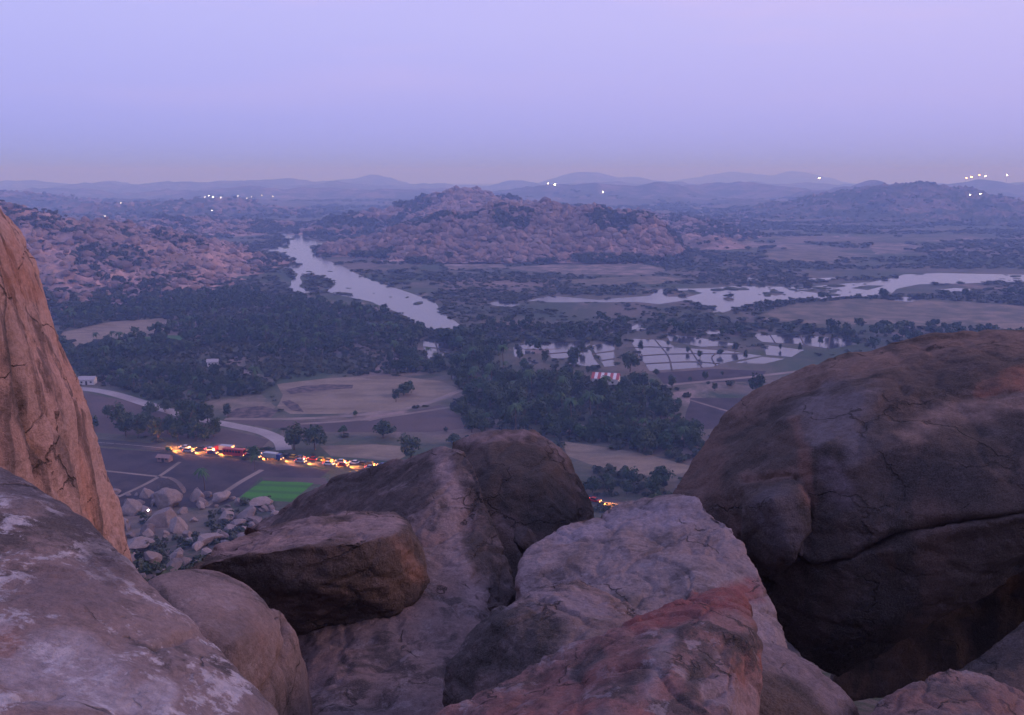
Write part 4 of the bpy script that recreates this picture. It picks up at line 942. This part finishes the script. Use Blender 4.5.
def polymesh(name, V, F, mat):
    me = bpy.data.meshes.new(name); me.from_pydata(V, [], F); me.materials.append(mat); me.update(); return me
def house(px, py, L, Wd, hh, rise, rz, label, striped=False, roof=M_TIN, wall=None):
    x, y = G(px, py); e = empty('house', (x, y, 0), rz); tag(e, label, 'house')
    a, b = L / 2, Wd / 2
    V = [(-a,-b,0),(a,-b,0),(a,b,0),(-a,b,0),(-a,-b,hh),(a,-b,hh),(a,b,hh),(-a,b,hh),(-a,0,hh+rise),(a,0,hh+rise)]
    obj('wall', polymesh('wall', V, [(0,1,5,4),(2,3,7,6),(1,2,6,9,5),(3,0,4,8,7)], wall or M_WALL), e)
    o = .5; k = 9 if striped else 1; VV = []; FF = []; mi = []
    for s in (-1, 1):
        for j in range(k):
            xa = -a - o + (2 * a + 2 * o) * j / k; xb = -a - o + (2 * a + 2 * o) * (j + 1) / k; i = len(VV)
            VV += [(xa, s * (b + o), hh - rise * o / b + .06), (xb, s * (b + o), hh - rise * o / b + .06), (xb, s * .02, hh + rise + .06), (xa, s * .02, hh + rise + .06)]
            VV += [(p[0], p[1], p[2] + .08) for p in VV[i:i + 4]]
            FF += [(i+4,i+5,i+6,i+7),(i+3,i+2,i+1,i),(i,i+1,i+5,i+4),(i+1,i+2,i+6,i+5),(i+2,i+3,i+7,i+6),(i+3,i,i+4,i+7)]; mi += [j % 2] * 6
    me = polymesh('roof', VV, FF, M_REDR if striped else roof); me.materials.append(M_WHR); me.polygons.foreach_set('material_index', mi) if striped else None
    obj('roof', me, e)
    obj('door', boxmesh('door', [(-.5, -b - .06, 0, .5, -b - .003, 2.1)], M_DOOR), e)
    for wx in (-a * .6, a * .6): obj('window', boxmesh('window', [(wx - .5, -b - .05, 1, wx + .5, -b - .003, 2)], M_DOOR), e)
    EXCL.append(([(x - a, y - 8), (x + a, y - 8), (x + a, y + b), (x - a, y + b)], []))
house(606, 383, 14, 9, 3.4, 2.2, rad(-14), 'house with red and white striped roof among the central trees', True)
house(556, 379, 6, 4, 2.8, 1.2, .3, 'small pale hut left of the striped roof house')
house(213, 366, 6, 4, 3, 1.2, .2, 'small pale hut in the middle of the left plantation')
house(263, 350, 5, 4, 3, 1.2, 1.0, 'tiny white hut at the far side of the left plantation')
house(88, 384, 8, 5, 3, 1.3, .1, 'low tin-roofed hut at the left end of the pale track')
house(165, 461, 5, 3, 1.9, .7, -.2, 'low pinkish shed on the near edge of the lit road', roof=M_BRICK, wall=M_BRICK)
# clear trees standing in front of the houses
for o in [o for o in COL.objects if o.name.startswith(('broadleaf_tree', 'palm_tree'))]:
    for px, py, rr_, back in ((606,383,11,22), (556,379,5,12), (213,366,6,22), (263,350,6,26), (88,384,7,16), (165,463,5,10)):
        x, y = G(px, py)
        if abs(o.location.x - x) < rr_ and y - back < o.location.y < y + 7:
            for c in list(o.children): bpy.data.objects.remove(c)
            bpy.data.objects.remove(o); break

# ------------------------------------------------------------------ vehicles with lamps lit on the valley road
M_GLASS = plain('vehicle_glass', (.02, .02, .025), .1); M_TYRE = plain('tyre_rubber', (.02, .02, .02)); M_RIM = plain('steel_rim', (.4, .4, .42), .35, metal=.8)
M_HEAD = plain('headlamp', (.9, .8, .6), .4, (1, .42, .1), 9); M_TAIL = plain('tail_lamp', (.5, .03, .02), .4, (1, .07, .03), 14)
PAINT = {k: plain(k + '_paint', c, .35) for k, c in dict(white=(.7, .7, .7), red=(.45, .03, .02), silver=(.4, .41, .43), blue=(.05, .08, .25), yellow=(.6, .38, .05), green=(.05, .2, .08), black=(.03, .03, .03)).items()}
def prism(name, prof, y0, y1, mat, bev=.05):
    bm = bmesh.new(); A = [bm.verts.new((x, y0, z)) for x, z in prof]; B = [bm.verts.new((x, y1, z)) for x, z in prof]; k = len(prof)
    bm.faces.new(A); bm.faces.new(B[::-1])
    for i in range(k): bm.faces.new((A[i], B[i], B[(i + 1) % k], A[(i + 1) % k]))
    bmesh.ops.recalc_face_normals(bm, faces=bm.faces)
    bmesh.ops.bevel(bm, geom=bm.edges[:], offset=bev, segments=2, affect='EDGES')
    me = bpy.data.meshes.new(name); bm.to_mesh(me); bm.free(); me.materials.append(mat); return me
def cylmesh(name, r, w_, mat, k=18):
    bm = bmesh.new(); bmesh.ops.create_cone(bm, cap_ends=True, segments=k, radius1=r, radius2=r, depth=w_)
    bmesh.ops.rotate(bm, verts=bm.verts, cent=(0, 0, 0), matrix=__import__('mathutils').Matrix.Rotation(math.pi / 2, 3, 'X'))
    me = bpy.data.meshes.new(name); bm.to_mesh(me); bm.free(); me.materials.append(mat); return me
WH = {}
def wheels(e, xs, ys, r):
    if r not in WH: WH[r] = (cylmesh('tyre', r, .24, M_TYRE), cylmesh('rim', r * .55, .27, M_RIM))
    for x in xs:
        for y in ys:
            wq = obj('wheel', WH[r][0], e); wq.location = (x, y, r); rim = obj('rim', WH[r][1], wq); rim.location = (0, 0, 0)
LM = {}
def lamp(e, name, loc, sz, mat):
    k = (name, sz)
    if k not in LM:
        bm = bmesh.new(); bmesh.ops.create_uvsphere(bm, u_segments=10, v_segments=6, radius=sz); me = bpy.data.meshes.new(name); bm.to_mesh(me); bm.free(); me.materials.append(mat); LM[k] = me
    o = obj(name, LM[k], e); o.location = loc; return o
def beam(e, x, z, power, colr=(1, .33, .055), back=False):
    l = bpy.data.lights.new('headlight_beam', 'SPOT'); l.energy = power; l.color = colr; l.spot_size = rad(80); l.spot_blend = .6; l.shadow_soft_size = .15
    o = bpy.data.objects.new('headlight_beam', l); COL.objects.link(o); o.parent = e; o.location = (x, 0, z)
    o.rotation_euler = Vector((-(-1 if back else 1), 0, .12)).to_track_quat('Z', 'Y').to_euler()
def vehicle(kind, paint, pos, ang, label, power=20000):
    nm = {'car': 'car', 'truck': 'truck', 'bus': 'bus', 'rickshaw': 'auto_rickshaw'}[kind]
    e = empty(nm, (*pos, .105), ang); tag(e, label, nm.replace('_', ' '), 'vehicles with lamps lit on the valley road'); pm = PAINT[paint]
    if kind == 'car':
        obj('body', prism('body', [(-2.1,.35),(2.1,.35),(2.15,.75),(1.2,.95),(-1.95,1.0),(-2.15,.8)], -.85, .85, pm), e)
        obj('cabin', prism('cabin', [(1.15,.93),(.45,1.5),(-1.1,1.52),(-1.75,.96)], -.74, .74, M_GLASS), e)
        obj('roof', prism('roof', [(.4,1.5),(.4,1.56),(-1.1,1.58),(-1.1,1.52)], -.7, .7, pm, .01), e)
        wheels(e, (1.35, -1.35), (.78, -.78), .33); fx_, bx_, hw, lz = 2.15, -2.16, .6, .68
    elif kind == 'rickshaw':
        obj('body', prism('body', [(-1.3,.3),(1.1,.3),(1.3,.7),(1.05,1.0),(.7,.75),(-.2,.75),(-.3,1.1),(-1.35,1.1)], -.62, .62, pm), e)
        obj('canopy', prism('canopy', [(1.0,1.0),(.8,1.65),(-1.2,1.72),(-1.35,1.1),(-1.2,1.1),(-1.05,1.6),(.7,1.55),(.9,1.0)], -.64, .64, PAINT['yellow'], .02), e)
        wheels(e, (1.0,), (0,), .24); wheels(e, (-.9,), (.55, -.55), .24); fx_, bx_, hw, lz = 1.3, -1.36, .35, .7
    else:
        L = 4.6 if kind == 'bus' else 3.9; h_ = 3.1
        if kind == 'bus':
            obj('body', prism('body', [(-L,.5),(L,.5),(L+.1,1.5),(L-.1,h_),(-L,h_)], -1.2, 1.2, pm), e)
            for s in (-1, 1):
                for j in range(6): obj('window', boxmesh('window', [(-4.1 + j * 1.3, s * 1.21 - .02, 1.7, -3.1 + j * 1.3, s * 1.21 + .02, 2.6)], M_GLASS), e)
            obj('windscreen', boxmesh('windscreen', [(L + .02, -1, 1.6, L + .1, 1, 2.7)], M_GLASS), e)
        else:
            obj('cab', prism('cab', [(2.0,.6),(3.9,.6),(3.95,1.6),(3.6,2.6),(2.0,2.6)], -1.1, 1.1, pm), e)
            obj('windscreen', prism('windscreen', [(3.93,1.65),(3.68,2.45),(3.72,2.47),(3.98,1.67)], -.95, .95, M_GLASS, .005), e)
            obj('cargo_box', prism('cargo_box', [(-3.9,1.0),(1.85,1.0),(1.85,2.9),(-3.9,2.9)], -1.2, 1.2, PAINT['silver']), e)
            obj('chassis', boxmesh('chassis', [(-3.8, -.5, .6, 3, .5, .95)], M_TYRE), e)
        wheels(e, (L - 1.2, -L + 1.4), (1.05, -1.05), .5); fx_, bx_, hw, lz = L + .05, -L - .03, .9, .85
    for s in ((-1, 1) if kind != 'rickshaw' else (0,)): lamp(e, 'headlight', (fx_, s * hw, lz), .17, M_HEAD)
    for s in (-1, 1): lamp(e, 'taillight', (bx_, s * hw, lz + .1), .13, M_TAIL)
    beam(e, fx_ + .25, lz, power)
    return e
def road_at(px):
    best = None
    for i in range(len(ROADQ) - 1):
        a, b = ROADQ[i], ROADQ[i + 1]
        V = np.array([[a.x, a.y, 0], [b.x, b.y, 0]]); sx, _ = project(V)
        if sx[0] <= px <= sx[1]:
            t = (px - sx[0]) / (sx[1] - sx[0]); return a.lerp(b, t), (b - a).normalized()
VEH = [(172,'rickshaw','green',1,'auto rickshaw with lamp lit, far left of the vehicles on the road'),(191,'car','silver',1,'silver car with headlights on below the roadside tree belt'),(207,'car','white',-1,'pale car heading left beside the roadside tree belt'),
       (222,'truck','red',-1,'red truck with silver box left of the junction'),(237,'bus','red',1,'long red bus lit by headlights just left of the junction'),(252,'car','black',1,'black car behind the red bus at the junction'),(263,'car','white',-1,'white car with bright headlights at the road junction'),
       (276,'truck','blue',1,'blue-cabbed truck just right of the junction'),(290,'car','yellow',-1,'yellow taxi beside the dark pair of trees'),(303,'car','silver',1,'silver car below the dark pair of trees'),(318,'rickshaw','green',-1,'green auto rickshaw above the green plot'),
       (331,'car','white',1,'white car right of the green auto rickshaw'),(345,'car','red',1,'red car near the ridge rock'),(360,'car','black',-1,'black car with headlights on near the ridge rock'),(373,'car','silver',1,'last car before the road passes behind the ridge rock'),
       (597,'car','red',1,'red car glimpsed in the gap between two foreground boulders')]
for px, pc, lab in ((182,'white','white car with lamps lit, second from the left end'),(198,'black','black car with lamps lit between silver and pale car left of the red truck'),(215,'blue','blue car with lamps lit passing alongside the red truck'),
        (230,'red','red car with lamps lit between the red truck and the red bus'),(245,'yellow','yellow car with lamps lit passing the right end of the red bus'),(258,'silver','silver car between the black and the white car at the junction'),(270,'white','white car with lamps lit behind the blue-cabbed truck'),
        (283,'black','black car with lamps lit in front of the blue-cabbed truck'),(297,'blue','blue car with lamps lit below the dark pair of trees'),(310,'red','red car with lamps lit between the dark tree pair and the green auto rickshaw'),(325,'yellow','yellow car with lamps lit right beside the green auto rickshaw'),
        (338,'silver','silver car halfway from the green auto rickshaw to the ridge rock'),(352,'white','white car with lamps lit behind the red car near the ridge rock'),(367,'black','black car with lamps lit next to last before the ridge rock'),(380,'blue','blue car half hidden where the ridge rock cuts off the road')):
    VEH.append((px, 'car', pc, -min(VEH[:16], key=lambda v: abs(v[0] - px))[3], lab))
for px, kind, paint, dr, lab in VEH:
    c, d = road_at(px); nn = Vector((-d.y, d.x)); c = c + nn * (1.9 if dr < 0 else -1.9)
    vehicle(kind, paint, (c.x, c.y), math.atan2(d.y, d.x) + (0 if dr > 0 else math.pi), lab)

# ------------------------------------------------------------------ lamps: tiny far town lights
M_POLE = plain('lamp_pole_steel', (.25, .25, .26), .5)
def lampmat(nm, c, e): return plain(nm, (.8, .8, .8), .4, c, e)
M_LW = lampmat('white_lamp_glow', (.95, .95, 1), 24); M_LO = lampmat('orange_lamp_glow', (1, .5, .25), 24)
def street_lamp(px, py, Yd, s, mat, label, group=None):
    def ground_at(x, y):
        b = 0.0
        for bumps, rough, seed, cell, bb in HILLS:
            if bb[0] < x < bb[1] and bb[2] < y < bb[3]: b = max(b, float(hillfn(bumps, np.array([x]), np.array([y]), rough, seed, cell)[0]))
        return b
    best = None; Yc = 1500.0      # stand the lamp on the first ground the line of sight comes down to
    while Yc < 9500:
        q = P(px, py, Yc); g = ground_at(q.x, q.y); c = q.z - g
        if best is None or c < best[0]: best = (c, Yc, g)
        if c < 6: break
        Yc *= 1.012
    c, Yc, base = best; q = P(px, py, Yc); z = max(q.z, base + 4); s = s * max(.6, Yc / 3500)
    e = empty('street_lamp', (q.x, q.y, base)); tag(e, label, 'street lamp', group); h_ = z - base
    obj('pole', npmesh('pole', *join_parts([tube((0, 0, 0), (0, 0, h_), s * .25, s * .15), tube((0, 0, h_), (0, -s, h_ + s * .2), s * .15, s * .1)]), M_POLE), e)
    bm = bmesh.new(); bmesh.ops.create_uvsphere(bm, u_segments=12, v_segments=8, radius=s); bmesh.ops.scale(bm, verts=bm.verts, vec=(1.2, 1, .6))
    me = bpy.data.meshes.new('lamp_head'); bm.to_mesh(me); bm.free(); me.materials.append(mat); o = obj('lamp_head', me, e); o.location = (0, -s, h_)
for k, (px, py) in enumerate([(205,197),(209,198),(213,197.5),(221,199),(238,198),(247,198),(252,197),(262,196),(273,196.5),(212,211)]):
    street_lamp(px, py, 3600, 1.9 if k in (2, 6) else 1.2, M_LW, 'white town lamp glowing in the haze above the left river bend', 'row of far white town lamps, upper left')
for px, py, s, m, lab in [(121,203,1.6,M_LW,'single white lamp glowing left of the far lamp row'),(105,216,1.2,M_LW,'faint lamp on the plain behind the left rocky hill'),(548,183.5,2.0,M_LW,'left lamp of the bright pair above the central hill'),(555,184.5,3.0,M_LW,'brightest lamp of the pair above the central hill'),
                          (603,194,2.4,M_LW,'lone white lamp right of the central hill'),(819,178,3.0,M_LW,'lone pale lamp on the horizon left of the dark right hill'),(966,178,2.6,M_LO,'leftmost orange lamp of the far right cluster'),(971,177,3.4,M_LO,'bright orange lamp of the far right cluster'),(979,175,2.4,M_LO,'orange lamp in the middle of the far right cluster'),(985,176,2.6,M_LW,'white lamp at the right end of the orange cluster'),
                          (1007,175,2.4,M_LW,'lone lamp on the horizon at the far right'),(970,195,2.6,M_LW,'left lamp of the white pair on the slope of the dark right hill'),(980,195,2.2,M_LW,'right lamp of the white pair on the slope of the dark right hill')]:
    street_lamp(px, py, 3600 if py < 190 or px < 700 else 3300, s, m, lab)
# tiny lantern in the scree
q = hit(149, 521); e = empty('lantern', (q.x, q.y, q.z)); tag(e, 'tiny bright white lantern glowing among the scree boulders', 'lantern')
obj('post', npmesh('post', *tube((0, 0, 0), (0, 0, 3.6), .06, .05), M_POLE), e)
o = lamp(e, 'lamp_glass', (0, 0, 3.7), .3, M_LW)

# ------------------------------------------------------------------ haze
me = boxmesh('haze', [(-14600, -14600, -6, 14600, 14600, 330)], None) if False else None
bm = bmesh.new(); bmesh.ops.create_cube(bm, size=1); bmesh.ops.scale(bm, verts=bm.verts, vec=(29200, 29200, 226)); bmesh.ops.translate(bm, verts=bm.verts, vec=(0, 0, 107))
me = bpy.data.meshes.new('haze'); bm.to_mesh(me); bm.free()
hm_ = bpy.data.materials.new('evening_haze'); hm_.use_nodes = True; hn = hm_.node_tree; hn.nodes.clear()
ho = hn.nodes.new('ShaderNodeOutputMaterial'); pv = hn.nodes.new('ShaderNodeVolumePrincipled')
pv.inputs['Color'].default_value = (.34, .53, 1.0, 1); pv.inputs['Absorption Color'].default_value = (.97, .97, .97, 1); pv.inputs['Density'].default_value = .00034; pv.inputs['Anisotropy'].default_value = 0.0
hn.links.new(pv.outputs[0], ho.inputs['Volume']); me.materials.append(hm_)
tag(obj('haze', me), 'thin bluish evening haze filling the valley', 'haze', kind='stuff')
